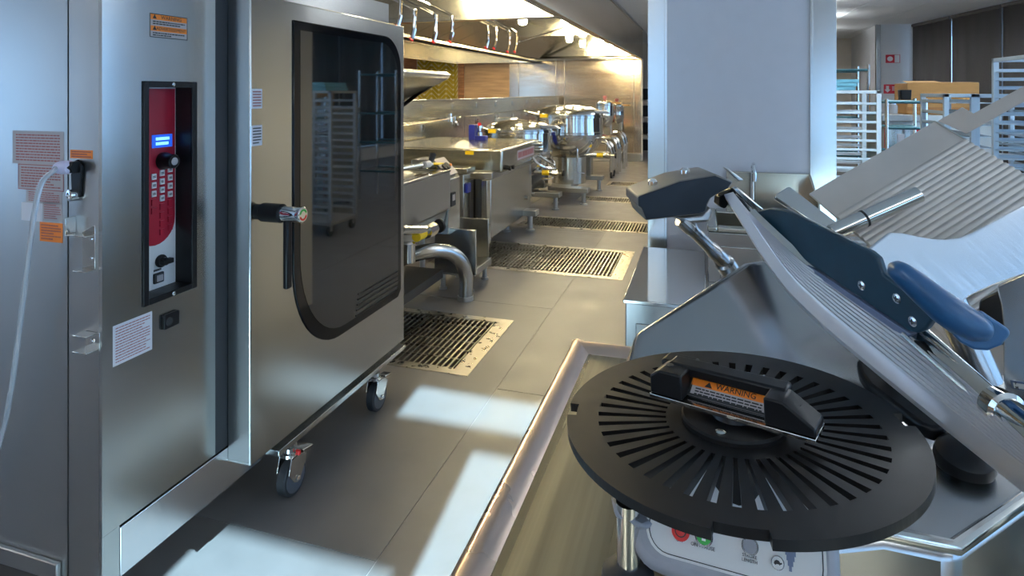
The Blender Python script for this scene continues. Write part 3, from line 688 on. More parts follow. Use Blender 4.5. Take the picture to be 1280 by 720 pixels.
fr = frame((-1.75, 6.10, .875), (0, 1, 0), (0, 0, 1)); s = sticker('maker_plate', fr, .62, .10, 'paper_grey', pb, 'ink_red'); rows(fr, .56, .07, 1, 'ink_red', s, .0009, .8)
fr = frame((onY(587, 191, Y0).x, Y0 - .004, onY(587, 191, Y0).z), (1, 0, 0), (0, 0, 1)); sticker('tag', fr, .085, .034, 'yellow', pb)
for y in (5.42, 5.52): MB().lathe((-1.75, y, .795), (1, 0, 0), [(.014, 0), (.014, .03), (.02, .03), (.02, .05)], 12).build('bumper', 'black', pb)
q = V((-2.35, 6.29, .975))
MB().box(q.x - .09, q.x - .02, q.y - .05, q.y + .06, q.z, q.z + .17).box(q.x - .09, q.x + .10, q.y - .04, q.y + .05, q.z, q.z + .05).build('actuator', 'blue_paint', pb, bevel=.008)
MB().lathe(q + V((.02, 0, .05)), (0, 0, 1), [(.035, 0), (.035, .04), (.02, .05), (.02, .08), (.04, .085), (.04, .11)], 14).build('actuator_valve', 'chrome', pb)
MB().lathe(q + V((.02, 0, .16)), (0, 0, 1), [(.018, 0), (.018, .03)], 10).build('actuator_button', 'red', pb)
hb = [V((-1.75, 6.35, .80)), V((-1.70, 6.36, .74)), V((-1.60, 6.42, .68)), V((-1.57, 6.55, .67)), V((-1.60, 6.62, .70)), V((-1.72, 6.60, .78)), V((-1.75, 6.6, .80))]
MB().tube(bez(hb, 5), .016).build('lid_handle', 'chrome', pb)
for y, z in ((6.55, .93), (6.58, .86)): MB().lathe((-1.75, y, z), (1, 0, 0), [(.03, 0), (.03, .05), (.02, .06)], 12).build('fitting', 'steel_pol', pb)
MB().lathe((-1.86, 6.50, .34), (1, 0, 0), [(.025, 0), (.025, .02)], 10).build('plug', 'steel_pol', pb)
MB().box(-1.93, -1.86, 6.66, 6.72, .3, .72).build('edge_rail', 'steel_line', pb, bevel=.01)

# ================================================================== STEAM KETTLES
def kettle(c, r, zr, zs, zb, label, pedestal, beams, fx):
    k = root('steam_kettle', (c.x, c.y, 0)); tag(k, label, 'kettle', 'steam kettles')
    prof = [(.05, zb)] + [(r * .98 * math.sin(t), zs - (zs - zb) * math.cos(t)) for t in [math.pi / 2 * i / 10 for i in range(1, 11)]] + [(r, zs), (r * 1.02, zs + .005), (r * 1.02, zs + .035), (r, zs + .04), (r * .985, zr - .03), (r * 1.02, zr - .025), (r * 1.02, zr)]
    MB().lathe((c.x, c.y, 0), (0, 0, 1), prof, 48).build('bowl', 'steel_pol', k, smooth=.5)
    hd = r * .26
    MB().lathe((c.x, c.y, zr + .001), (0, 0, 1), [(r * 1.0, 0), (r * 1.0, .02)] + [(r * .98 * math.cos(t), .02 + hd * math.sin(t)) for t in [math.pi / 2 * i / 8 for i in range(9)]], 48).build('lid', 'steel', k, smooth=.5)
    MB().box(c.x - .01, c.x + .03, c.y - r * .99, c.y + r * .99, zr - .004, zr + .004).build('lid_seam', 'steel_dull', k, smooth=0)
    if pedestal: MB().lathe((c.x, c.y, 0), (0, 0, 1), [(r * .5, .20), (r * .5, zb + .12)], 32).build('pedestal', 'steel_line', k)
    # console on the far side, with a sloping head
    x0, x1, y0, y1 = c.x - .28, c.x + .10, c.y + r + .05, c.y + r + .27
    MB().box(x0, x1 + .12, y0, y1, .2, zr - .05).build('console', 'steel', k, bevel=.006)
    MB().prism([(x0 - .2, y0 - .02, zr - .05), (x0 - .2, y0 - .02, zr + .13), (x0 + .04, y0 - .02, zr + .13), (x0 + .14, y0 - .02, zr + .03), (x0 + .14, y0 - .02, zr - .05)], (0, .26, 0)).build('console_head', 'alu_bright', k, bevel=.008)
    MB().box(x1 + .12, x1 + .125, y0 + .04, y1 - .05, .62, .95).build('gauge_panel', 'blue_paint', k, smooth=0)
    # base frame with feet
    for y in beams:
        MB().box(c.x - (.1 if pedestal else .45), fx + .07, y - .09, y + .09, .165, .225).build('base_beam', 'steel_dull', k, bevel=.005)
        for x in (c.x - (.05 if pedestal else .38), fx): MB().lathe((x, y, 0), (0, 0, 1), [(.05, 0), (.05, .012), (.03, .02), (.03, .17)], 14).build('foot', 'steel_dull', k)
    MB().box(c.x - .2, c.x + .1, c.y - r * .9, c.y + r + .2, .13, .2).build('base_spine', 'steel_dull', k, smooth=0)
    if not pedestal: MB().box(c.x - .3, c.x + .0, c.y - .2, c.y + .3, .2, zb + .12).build('pedestal', 'steel', k, bevel=.005)
    # counterweight plate of the lid, handle, valve with yellow tag
    MB().prism([(c.x + r * .62, c.y - .20, zr + .035), (c.x + r * .62 + .05, c.y - .20, zr + .075), (c.x + r * .62 + .26, c.y - .20, zr + .07), (c.x + r * .62 + .32, c.y - .20, zr + .035)], (0, .10, 0)).build('lid_grip_plate', 'lever_blue', k, bevel=.006)
    MB().tube(bez([(c.x - r * .7, c.y - r * .75, zr + .02), (c.x - r * 1.05, c.y - r * .8, zr + .06), (c.x - r * 1.2, c.y - r * .6, zr + .07)], 5), .022).build('lid_hinge', 'steel_line', k)
    MB().box(c.x - r * .62, c.x - r * .40, c.y - r * .95, c.y - r * .93, zr - .02, zr + .03).build('tag', 'yellow', k, smooth=0)
    vz = zb + .10; v0 = V((c.x + .08, c.y - r * .35, vz)); v1 = V((c.x + r * 1.2, c.y - r * .35, vz))
    MB().tube([v0, v1], .03, 12).build('draw_off_pipe', 'steel', k)
    MB().tube([v1 - V((.16, 0, 0)), v1 - V((.07, 0, 0))], .032, 12).build('tag', 'yellow', k)
    MB().tube([v1 - V((.03, 0, 0)), v1 + V((.04, 0, 0))], .045, 8).build('valve_nut', 'steel_pol', k)
    MB().tube([v1 + V((.04, 0, 0)), v1 + V((.09, 0, 0))], .015).build('valve_stem', 'chrome', k)
    MB().lathe(v1 + V((.09, 0, 0)), (1, 0, 0), [(.03, 0), (.04, .005), (.04, .02), (.03, .025)], 12).build('valve_knob', 'black', k)
    MB().tube(bez([(c.x + r * .96, c.y - r * .2, zs - .05), (c.x + r * 1.15, c.y - r * .25, zs - .10), (c.x + r * 1.12, c.y - r * .3, zs - .28), (c.x + r * .8, c.y - r * .35, zs - .3)], 5), .014).build('tilt_handle', 'chrome', k)
    MB().tube([(c.x + .2, c.y - r * .8, zb + .2), (c.x + .21, c.y - r * .8, zb - .12), (c.x + .3, c.y - r * .75, zb - .14)], .012).build('relief_pipe', 'chrome', k)
    MB().lathe((c.x - r * .2, c.y - r * 1.0, zr - .14), (0, -1, 0), [(.02, 0), (.02, .03)], 10).build('blue_plug', 'blue_paint', k)
    return k
c1 = P(648, 165, 7.9); kettle(c1, .43, 1.015, .72, .40, 'nearer round steam kettle with domed lid behind the big pan', False, (7.67,), -1.81)
c2 = P(711, 145, 8.9); kettle(c2, .495, 1.165, .90, .52, 'large polished steam kettle on a round pedestal', True, (8.12, 9.36), -1.53)

# ================================================================== SMALL KETTLES AND TUBULAR STANDS at the far end
def small_kettle(px, pt, pb_, d, wpx, label):
    q = P(px, pb_, d); r = wpx / FPX * d; zt = P(px, pt, d).z
    k = root('table_kettle', q); tag(k, label, 'kettle', 'table kettles')
    zm = (zt + q.z) / 2 - .02
    MB().lathe((q.x, q.y, 0), (0, 0, 1), [(.03, q.z)] + [(r * math.sin(t), zm - (zm - q.z) * math.cos(t)) for t in [math.pi / 2 * i / 7 for i in range(1, 8)]] + [(r * 1.03, zm + .01), (r, zm + .03), (r, zt - .05), (r * 1.05, zt - .04), (r * 1.05, zt - .02)], 32).build('bowl', 'steel_pol', k)
    MB().lathe((q.x, q.y, zt - .019), (0, 0, 1), [(r, 0), (r, .012), (r * .7, .04), (.02, .055)], 32).build('lid', 'steel_line', k)
    MB().lathe((q.x, q.y, zt + .03), (0, 0, 1), [(.02, 0), (.02, .03), (.035, .04), (.035, .08), (.02, .09)], 12).build('lid_knob', 'ink_red', k)
    MB().box(q.x + r * .7, q.x + r * 1.8, q.y - .05, q.y + .05, zt - .02, zt + .005).build('lid_grip', 'cardboard', k, bevel=.004)
    MB().box(q.x - .1, q.x + .1, q.y + .02, q.y + .2, q.z - .12, q.z + .1).build('mount', 'steel', k, bevel=.004)
    return k
def stand(x, y, wy, h, label, wheels):
    s = root('tubular_stand', (x, y, 0)); tag(s, label, 'stand', 'tubular stands')
    for yy in (y, y + wy):
        MB().tube(bez([(x - .75, yy, h), (x - .20, yy, h), (x - .07, yy, h - .03), (x, yy, h - .16), (x, yy, .3), (x, yy, .11 if wheels else 0)], 6), .034, 10).build('frame_tube', 'steel_pol', s)
        MB().tube([(x - .7, yy, h), (x - .7, yy, .11 if wheels else 0)], .034, 10).build('rear_leg', 'steel_pol', s)
        if wheels:
            for xx in (x, x - .7):
                MB().lathe((xx - .02, yy, .055), (1, 0, 0), [(.03, 0), (.055, .004), (.055, .034), (.03, .038)], 18).build('wheel', 'rubber', s)
                MB().box(xx - .03, xx + .03, yy - .02, yy + .02, .06, .12).build('fork', 'steel_pol', s, smooth=0)
    MB().box(x - .72, x - .06, y, y + wy, h - .02, h + .01).build('top_shelf', 'steel_line', s, bevel=.004)
    MB().box(x - .7, x - .03, y + .02, y + wy - .02, .28, .30).build('lower_shelf', 'steel_dull', s, bevel=.004)
    MB().box(x - .5, x - .25, y + wy / 2 - .1, y + wy / 2 + .1, h + .01, h + .16).build('control_box', 'ink_red', s, bevel=.01)
stand(-1.54, 10.75, .30, .62, 'tubular steel stand on casters, nearest of three', True)
stand(-1.52, 11.35, .32, .66, 'middle tubular steel stand of three below the small kettles', False)
stand(-1.50, 12.15, .36, .70, 'farthest tubular steel stand by the steel end wall', False)
small_kettle(756, 128, 160, 10.9, 11, 'small polished table kettle in front of its twin')
small_kettle(771, 131, 155, 11.6, 9, 'small polished table kettle farthest right by the end wall')
# dark shelf rack beyond the hood end
sr = root('storage_shelf', (-1.08, 14.9, 0)); tag(sr, 'dark shelving with black bins seen through the gap left of the column', 'shelf')
for x in (-1.5, -.7): MB().box(x - .02, x + .02, 14.88, 14.92, 0, 1.7).build('post', 'steel_dull', sr, smooth=0)
for z in (.1, .5, .9, 1.3):
    MB().box(-1.5, -.7, 14.7, 15.1, z, z + .03).build('shelf', 'steel', sr, smooth=0)
    for x in (-1.45,): 
        t = MB().box(x, x + .7, 14.75, 15.05, z + .03, z + .28).build('storage_bin', 'black', None, bevel=.01); tag(t, {.1: 'black bin on the lowest board of the dark shelving', .5: 'black bin on the second board of the dark shelving', .9: 'black bin on the third board of the dark shelving', 1.3: 'black bin on the top board of the dark shelving'}[z], 'bin', 'black bins beyond the hood')

# ================================================================== BEHIND THE SLICER: cabinet, hand sink
cb = root('work_cabinet', (-.13, 2.45, 0)); tag(cb, 'low stainless work cabinet with polished flat top beside the column', 'cabinet')
MB().box(-.255, .0, 2.11, 2.84, .30, .79).build('body', 'steel', cb, bevel=.004)
MB().box(-.262, .005, 2.10, 2.84, .785, .80).build('top', 'steel_pol', cb, bevel=.003)
MB().box(-.22, -.03, 2.106, 2.112, .38, .72).build('door', 'steel', cb, bevel=.003)
for x in (-.21, -.04):
    for y in (2.16, 2.79): MB().lathe((x, y, 0), (0, 0, 1), [(.03, 0), (.03, .015), (.02, .02), (.02, .31)], 14).build('leg', 'steel_dull', cb)
hs = root('hand_sink', (.22, 2.85, .7)); tag(hs, 'stainless hand sink with splash guards mounted on the white column', 'sink')
b = MB()
for a in subtract([(.012, .44, 2.52, 2.94)], (.05, .40, 2.57, 2.86)): b.box(*a, .955, .975)
b.build('deck', 'steel_line', hs, bevel=.006)
MB().box(.05, .40, 2.57, 2.86, .80, .81).box(.045, .05, 2.57, 2.86, .80, .96).box(.40, .405, 2.57, 2.86, .80, .96).box(.05, .40, 2.565, 2.57, .80, .96).box(.05, .40, 2.86, 2.865, .80, .96).build('basin', 'steel_line', hs, smooth=0)
MB().box(.015, .437, 2.515, 2.53, .76, .955).build('apron', 'steel', hs, bevel=.003)
MB().box(.06, .40, 2.508, 2.515, .78, .905).build('apron_door', 'steel', hs, bevel=.003)
MB().lathe((.33, 2.508, .86), (0, -1, 0), [(.008, 0), (.008, .006)], 12).build('lock', 'ink', hs)
MB().box(.095, .44, 2.925, 2.945, .97, 1.145).build('backsplash', 'steel_line', hs, bevel=.003)
MB().prism([(.432, 2.93, .975), (.432, 2.93, 1.145), (.432, 2.70, 1.06), (.432, 2.66, .975)], (.008, 0, 0)).build('side_splash', 'steel_line', hs, bevel=.002)
MB().box(.02, .43, 2.53, 2.94, .62, .80).build('cabinet_body', 'steel', hs, smooth=0)
q = onY(941, 240, 2.88)
MB().tube(bez([(q.x, q.y, .975), (q.x, q.y, 1.12), (q.x, q.y - .005, 1.17), (q.x, q.y - .035, 1.19), (q.x, q.y - .065, 1.165), (q.x, q.y - .07, 1.14)], 6), .0085, 10).build('faucet_spout', 'chrome', hs)
MB().lathe((q.x, q.y, .975), (0, 0, 1), [(.022, 0), (.022, .01), (.014, .02), (.014, .05)], 14).build('faucet_base', 'chrome', hs)
MB().lathe((q.x, q.y - .07, 1.12), (0, 0, 1), [(.012, 0), (.012, .035)], 12).build('faucet_tip', 'chrome', hs)

# ================================================================== PREP TABLE
tb = root('prep_table', (.45, .9, 0)); tag(tb, 'stainless prep table with raised rolled edge under the slicer', 'table')
TX0, TX1, TY0, TY1, TZ = -.305, 1.25, .22, 1.48, .885
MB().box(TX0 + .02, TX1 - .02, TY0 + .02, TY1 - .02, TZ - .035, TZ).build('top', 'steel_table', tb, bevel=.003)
b = MB(); W_ = .034
for a in subtract([(TX0, TX1, TY0, TY1)], (TX0 + W_, TX1 - W_, TY0 + W_, TY1 - W_)): b.box(*a, TZ - .045, TZ + .012)
rim = MB()
rim.prism([(TX0, 0, TZ - .05), (TX0, 0, TZ + .008), (TX0 + .008, 0, TZ + .014), (TX0 + W_, 0, TZ + .010), (TX0 + W_ + .014, 0, TZ + .0005), (TX0 + W_ + .01, 0, TZ - .05)], (0, 0, 0)) if False else None
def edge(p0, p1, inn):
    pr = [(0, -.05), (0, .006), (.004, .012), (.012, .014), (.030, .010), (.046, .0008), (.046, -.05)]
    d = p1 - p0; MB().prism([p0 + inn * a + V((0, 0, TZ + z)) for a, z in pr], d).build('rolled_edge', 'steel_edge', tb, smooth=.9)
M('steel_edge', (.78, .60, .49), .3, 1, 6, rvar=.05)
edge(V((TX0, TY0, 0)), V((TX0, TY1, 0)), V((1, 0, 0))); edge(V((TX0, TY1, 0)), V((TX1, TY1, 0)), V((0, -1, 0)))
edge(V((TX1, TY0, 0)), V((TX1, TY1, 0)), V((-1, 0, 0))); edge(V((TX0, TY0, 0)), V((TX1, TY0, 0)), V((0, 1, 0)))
MB().box(TX0 + .06, TX1 - .06, TY0 + .06, TY1 - .06, .22, .245).build('undershelf', 'steel_dull', tb, bevel=.004)
for x in (TX0 + .07, TX1 - .07):
    for y in (TY0 + .07, TY1 - .07): MB().lathe((x, y, 0), (0, 0, 1), [(.016, 0), (.016, .06), (.021, .065), (.021, TZ - .035)], 14).build('leg', 'steel_dull', tb)

# ================================================================== SLICER
sl = root('meat_slicer', (.35, .85, TZ)); tag(sl, 'large stainless meat slicer with ribbed plates on the prep table', 'slicer')
ZD = 1.075                                         # deck height
BZ = TZ + .06
# base: plan outline at deck height
A, B_, C_ = onZ(1105, 671, ZD), onZ(1195, 690, ZD), onZ(1300, 616, ZD)
far = V((.75, 1.12, ZD)); foot_l = V((.02, 1.10, ZD)); fl = V((.0, .80, ZD))
plan = [fl, V((.06, .62, ZD)), A, B_, C_, V((.80, .85, ZD)), far, foot_l]
MB().prism(plan, (0, 0, -(ZD - BZ))).build('base', 'steel_slicer', sl, bevel=.012, seg=3)
MB().tube([V((.06, .62, ZD)).lerp(A, .5) + V((0, 0, .004)), A + V((0, 0, .004)), B_ + V((0, 0, .004)), C_ + V((0, 0, .004)), V((.80, .85, ZD + .004))], .0065, 10).build('deck_rim', 'steel_pol', sl)
for p in (V((.12, .78, 0)), V((.68, .80, 0)), V((.10, 1.05, 0)), V((.68, 1.05, 0))): MB().lathe((p.x, p.y, TZ), (0, 0, 1), [(.03, 0), (.034, .01), (.02, .03), (.02, .065)], 18).build('rubber_foot', 'rubber', sl)
# tall rear housing with sloping front and rounded edges
p0, n0 = plane3(P(800, 430, .90), P(945, 322, 1.02), P(1165, 520, .84))
out = [(790, 470), (788, 448), (795, 414), (932, 326), (958, 322), (1010, 372), (1165, 520), (1260, 610), (1260, 632), (800, 530)]
pts = [onPlane(x, y, p0, n0) for x, y in out]
MB().prism(pts, -n0 * .16).build('rear_housing', 'steel_slicer', sl, bevel=.020, seg=5)
# control pod under the disc
pu = (P(985, 704, .565) - P(850, 668, .60)).normalized(); po = P(905, 674, .59)
pf = frame(po, pu, V((-.02, .62, .78)))
def rrect(w0, w1, h0, h1, r, n=6): return [(x + r * math.cos(t), y + r * math.sin(t)) for (x, y, s) in ((w1 - r, h1 - r, 0), (w0 + r, h1 - r, 1), (w0 + r, h0 + r, 2), (w1 - r, h0 + r, 3)) for t in [math.pi / 2 * (s + k / n) for k in range(n + 1)]]
def fp(fr, u, v, n=0.): return fr[0] + fr[1] * u + fr[2] * v + fr[3] * n
pod = MB().prism([fp(pf, u, v) for u, v in rrect(-.088, .100, -.040, .085, .030)], -pf[3] * .09).build('control_pod', 'housing_grey', sl, bevel=.010, seg=3)
MB().prism([fp(pf, u, v) for u, v in rrect(-.073, .088, -.026, .075, .022)], pf[3] * .0012).build('control_face', 'panel_white', pod, smooth=0)
bd = rrect(-.070, .085, -.0235, .0725, .020); b = MB()
for i in range(len(bd)):
    a, c = bd[i], bd[(i + 1) % len(bd)]
    if math.dist(a, c) > 1e-4: b.tube([fp(pf, *a, .0013), fp(pf, *c, .0013)], .0005, 4)
b.build('face_outline', 'ink', pod)
def pp(px, py): q = onPlane(px, py, pf[0], pf[3]) - pf[0]; return q.dot(pf[1]), q.dot(pf[2])
def dot(px, py, r, m, nm, h=.0022, rin=None):
    u, v = pp(px, py); o = fp(pf, u, v, .0012)
    pr = [(r, 0), (r, h)] if rin is None else [(r, 0), (r, h), (rin, h), (rin, h * .6)]
    return MB().lathe(o, pf[3], pr, 24).build(nm, m, pod)
dot(851, 664, .0085, 'red', 'stop_button'); dot(851, 664, .0055, 'ink', 'stop_ring', .0025, .0045); dot(851, 664, .0042, 'red', 'stop_centre', .003)
dot(880, 671, .0085, 'alu_bright', 'start_ring'); dot(880, 671, .0068, 'green', 'start_button', .0026); 
u, v = pp(880, 672); MB().fbox((fp(pf, u, v), *pf[1:]), -.0018, .0018, -.003, .003, .0036, .004).build('start_mark', 'white', pod, smooth=0)
dot(937.5, 683, .0076, 'alu_bright', 'stroke_ring', .002, .0062); dot(937.5, 683, .006, 'housing_grey', 'stroke_button', .0016)
dot(972, 704, .0058, 'alu_bright', 'speed_ring'); dot(972, 704, .0048, 'panel_white', 'speed_button', .0026)
u, v = pp(972, 704); MB().prism([fp(pf, u + a, v + c, .004) for a, c in ((-.0035, -.001), (-.0028, .001), (-.001, .0022), (.001, .0018), (.0022, .0004), (.0036, .001), (.0036, -.0004), (.002, -.001), (.002, -.002), (.001, -.001), (-.001, -.001), (-.002, -.002))], pf[3] * .0003).build('turtle_mark', 'ink', pod, smooth=0)
for i in range(5):
    u, v = pp(988, 711 - i * 6.5); wv = .0012 + .0011 * i
    MB().fbox((fp(pf, u, v), *pf[1:]), -wv, wv, -.0022, .0022, .0012, .0016).build('speed_mark', 'lever_blue', pod, smooth=0)
for s, px, py, sz in (('OFF', 850, 675.5, .0042), ('ON - PAUSE', 878.5, 683.5, .0042), ('STROKE', 937, 695.5, .0036), ('LENGTH', 937, 701.5, .0036)):
    u, v = pp(px, py); text(s, (fp(pf, u, v, .0012), *pf[1:]), sz, 'ink', pod, lift=.0003)
# left support post with rubber foot
pt, pb2 = P(785, 652, .62), P(785, 700, .62)
MB().lathe((pt.x, pt.y, 0), (0, 0, 1), [(.012, pb2.z - .01), (.012, pt.z + .02)], 20).build('post', 'steel_pol', sl)
MB().lathe((pt.x, pt.y, 0), (0, 0, 1), [(.034, TZ), (.036, TZ + .02), (.026, pb2.z - .012), (.013, pb2.z - .004)], 24).build('rubber_foot', 'rubber', sl)
MB().prism([P(763, 620, .63), P(768, 645, .61), P(806, 660, .60), P(830, 650, .62), P(830, 600, .70), P(780, 600, .70)], (0, .02, -.02)).build('corner_arm', 'housing_grey', sl, bevel=.006)
# gauge plate with ribs (nearest ribbed plate)
E1 = [P(*q) for q in ((905, 243, 1.02), (965, 337, .925), (1011, 389, .855), (1080, 449, .76), (1170, 522, .65), (1300, 624, .52))]
E2 = [P(*q) for q in ((916, 240, 1.018), (977, 331, .923), (1024, 380, .853), (1092, 437, .758), (1180, 508, .648), (1305, 604, .518))]
E3 = [P(*q) for q in ((936, 266, 1.02), (1000, 325, .925), (1062, 367, .852), (1134, 417, .758), (1208, 478, .652), (1305, 572, .525))]
nrm = (E2[3] - E2[2]).cross(E3[3] - E2[3]).normalized()
if nrm.dot(EP - E2[3]) < 0: nrm = -nrm
def res(e): return bez(e, 8)
e1, e2, e3 = res(E1), res(E2), res(E3); nr = 9; nx = 8
cols = [e1] + [[a.lerp(c, k / (nr * nx)) + nrm * (.0026 * abs(math.sin(math.pi * k / nx))) for a, c in zip(e2, e3)] for k in range(nr * nx + 1)] + [[p - nrm * .010 for p in e3], [p - nrm * .010 for p in e1]]
ns, nc = len(e1), len(cols)
M('alu_rib', (.80, .79, .82), .30, .6)
MB().add([p for c in cols for p in c], [(i * ns + j, ((i + 1) % nc) * ns + j, ((i + 1) % nc) * ns + j + 1, i * ns + j + 1) for i in range(nc) for j in range(ns - 1)]).build('gauge_plate', 'alu_rib', sl, smooth=.9)
dr = (E3[2] - E2[2]).normalized()
loop = [[p + nrm * .001 for p in e3], [p + nrm * .004 + dr * .010 for p in e3], [p - nrm * .006 + dr * .012 for p in e3], [p - nrm * .009 for p in e3]]
MB().add([p for c in loop for p in c], [(i * ns + j, ((i + 1) % 4) * ns + j, ((i + 1) % 4) * ns + j + 1, i * ns + j + 1) for i in range(4) for j in range(ns - 1)]).build('guard_rail', 'steel_pol', sl, smooth=.6)
# dark guard plate with three screws
gp, gn = plane3(P(945, 270, 1.03), P(1150, 415, .735), P(1090, 315, .80))
go = [(941, 272), (947, 264), (962, 260), (980, 262), (990, 266), (1087, 314), (1097, 322), (1101, 334), (1104, 343), (1120, 355), (1157, 380), (1166, 390), (1166, 400), (1157, 412), (1146, 417), (1136, 414), (943, 284)]
gd = MB().prism([onPlane(x, y, gp, gn) for x, y in go], -gn * .010).build('guard_plate', 'guard_sky_tint', sl, bevel=.003, seg=3)
for (x, y) in ((1077, 357), (1121, 373), (1141, 402)):
    q = onPlane(x, y, gp, gn); s = MB().lathe(q, gn, [(.0062, 0), (.0062, .0006), (.0045, .0016)], 20).build('screw', 'alu_bright', gd)
    f = frame(q, V((1, 0, 0)), V((0, .2, 1))); f = (q, (f[1] - gn * f[1].dot(gn)).normalized(), gn.cross((f[1] - gn * f[1].dot(gn)).normalized()), gn)
    MB().fbox(f, -.0035, .0035, -.0008, .0008, .0014, .0018).fbox(f, -.0008, .0008, -.0035, .0035, .0014, .0018).build('screw_slot', 'ink', gd, smooth=0)
gl2 = [(941, 284), (944, 290), (1134, 424), (1140, 418)]
MB().prism([onPlane(x, y, gp, gn) + gn * .002 for x, y in gl2], -gn * .014).build('guard_edge', 'lever_blue', sl, bevel=.001)
# second rod running down beside the guard
MB().tube([P(1156, 416, .745), P(1300, 545, .575)], .0065, 12).build('slide_rod', 'steel_pol', sl)
MB().tube([P(1128, 418, .74), P(1290, 560, .57)], .0030, 8).build('wire_rod', 'steel_pol', sl)
MB().prism([P(1140, 425, .74), P(1152, 428, .73), P(1225, 500, .64), P(1215, 506, .64)], gn * -.006).build('slide_block', 'black', sl, bevel=.002)
# blue handle of the pusher: lofted grip with a flared foot
hb = [(1114, 332, .660, .005), (1117, 334, .660, .0105), (1124, 339, .658, .0135), (1138, 350, .653, .0158), (1158, 367, .645, .0178), (1180, 385, .636, .0198), (1200, 399, .630, .0200), (1220, 409, .626, .0175), (1232, 413, .624, .013), (1236, 414, .624, .006)]
MB().tube([P(x, y, d) for x, y, d, r in hb], [r for *_, r in hb], 24, flat=.85).build('grip', 'handle_blue', sl, smooth=1.2)
MB().prism([P(x, y, .625) for x, y in ((1186, 413), (1190, 409), (1225, 387), (1234, 393), (1261, 411), (1263, 418), (1252, 431), (1235, 438), (1217, 437), (1200, 428))], ray(1220, 415) * .022).build('grip_foot', 'handle_blue', sl, bevel=.006, seg=3)
# smooth bright plate and grey end housing
bp, bn = P(1150, 335, .86), V((.42, -.80, .42)).normalized()
bo = [(1084, 313), (1098, 301), (1113, 290), (1128, 291), (1148, 295), (1165, 298), (1182, 299), (1200, 297), (1215, 291), (1300, 246), (1300, 336), (1243, 356), (1212, 370), (1190, 392), (1170, 392), (1150, 372), (1100, 340)]
MB().prism([onPlane(x, y, bp, bn) for x, y in bo], -bn * .006).build('end_plate', 'alu_bright', sl, bevel=.002)
ep, en = plane3(P(1243, 355, .70), P(1290, 335, .66), P(1255, 470, .66))
eo = [(1243, 356), (1300, 330), (1300, 560), (1258, 520), (1252, 470), (1252, 410), (1249, 380)]
MB().prism([onPlane(x, y, ep, en) for x, y in eo], -en * .03).build('end_housing', 'steel_slicer', sl, bevel=.004)
MB().prism([onPlane(x, y, ep, en) - en * .008 for x, y in ((1214, 372), (1243, 357), (1251, 400), (1252, 425), (1225, 425), (1212, 400))], -en * .02).build('end_gasket', 'black', sl, bevel=.004)
lf = frame(onPlane(1278, 483, ep, en), onPlane(1290, 485, ep, en) - onPlane(1270, 482, ep, en), V((0, 0, 1)))
s = sticker('small_label', lf, .024, .0095, 'panel_white', sl, 'lever_blue'); text('P', (fp(lf, -.006, .0022), *lf[1:]), .0045, 'ink', s); text('M', (fp(lf, -.006, -.0022), *lf[1:]), .0045, 'ink', s)
k0, k1 = P(1238, 500, .62), P(1300, 545, .56)
MB().tube([k0, k0.lerp(k1, .08), k0.lerp(k1, .35), k0.lerp(k1, .4), k1], [.012, .017, .019, .015, .015], 20).build('lock_knob', 'steel_pol', sl)
# black knob and black slider behind the gauge plate
kq = P(1203, 566, .70); MB().lathe(kq - V((0, 0, .022)), (0, -.3, 1), [(.02, 0), (.027, .006), (.030, .018), (.028, .028), (.018, .036), (.004, .038)], 24).build('index_knob', 'black', sl)
sp, sn = plane3(P(1072, 455, .84), P(1170, 535, .72), P(1160, 470, .80))
MB().prism([onPlane(x, y, sp, sn) for x, y in ((1070, 450), (1074, 464), (1085, 480), (1150, 530), (1166, 536), (1180, 535), (1195, 520), (1110, 440), (1080, 440))], -sn * .02).build('slider_cover', 'black', sl, bevel=.006, seg=3)
# rear carriage tray: flat margin then ribs
t0, tu_, tv_ = P(1168, 152, 1.20), P(1015, 240, 1.12), P(1280, 218, 1.06)
du = (tu_ - t0); dv = (tv_ - t0); tn = du.cross(dv).normalized()
if tn.dot(EP - t0) < 0: tn = -tn
loop = []; NV = 280
for k in range(NV + 1):
    s = 1.7 * k / NV; hgt = 0
    if s > .36: ph = (s - .36) / .062; hgt = .0028 * abs(math.sin(math.pi * ph))
    p = t0 + dv * s + tn * hgt; loop.append((p, p + du * 1.02))
loop += [(t0 + dv * 1.7 - tn * .004, t0 + dv * 1.7 + du * 1.02 - tn * .004), (t0 - tn * .004, t0 + du * 1.02 - tn * .004)]
m_ = len(loop)
ntop = NV + 1
vs = [p for ab in loop for p in ab]
MB().add(vs, [(2 * i, 2 * ((i + 1) % m_), 2 * ((i + 1) % m_) + 1, 2 * i + 1) for i in range(m_)] + [tuple(2 * i for i in range(m_))[::-1], tuple(2 * i + 1 for i in range(m_))]).build('carriage_tray', 'alu_tray', sl, smooth=.9)
MB().tube([t0 + tn * .001, t0 + dv * .40 + tn * .001], .0018, 8).build('tray_edge', 'steel_pol', sl)
fo = [(1172, 151, 1.185), (1202, 134, 1.15), (1216, 142, 1.13), (1300, 96, 1.02), (1300, 115, 1.02), (1207, 167, 1.13)]
fpq, fn = plane3(P(*fo[0]), P(*fo[3]), P(*fo[5]))
MB().prism([onPlane(x, y, fpq, fn) for x, y, _ in fo], -fn * .004).build('tray_fence', 'alu_tray', sl, bevel=.001)
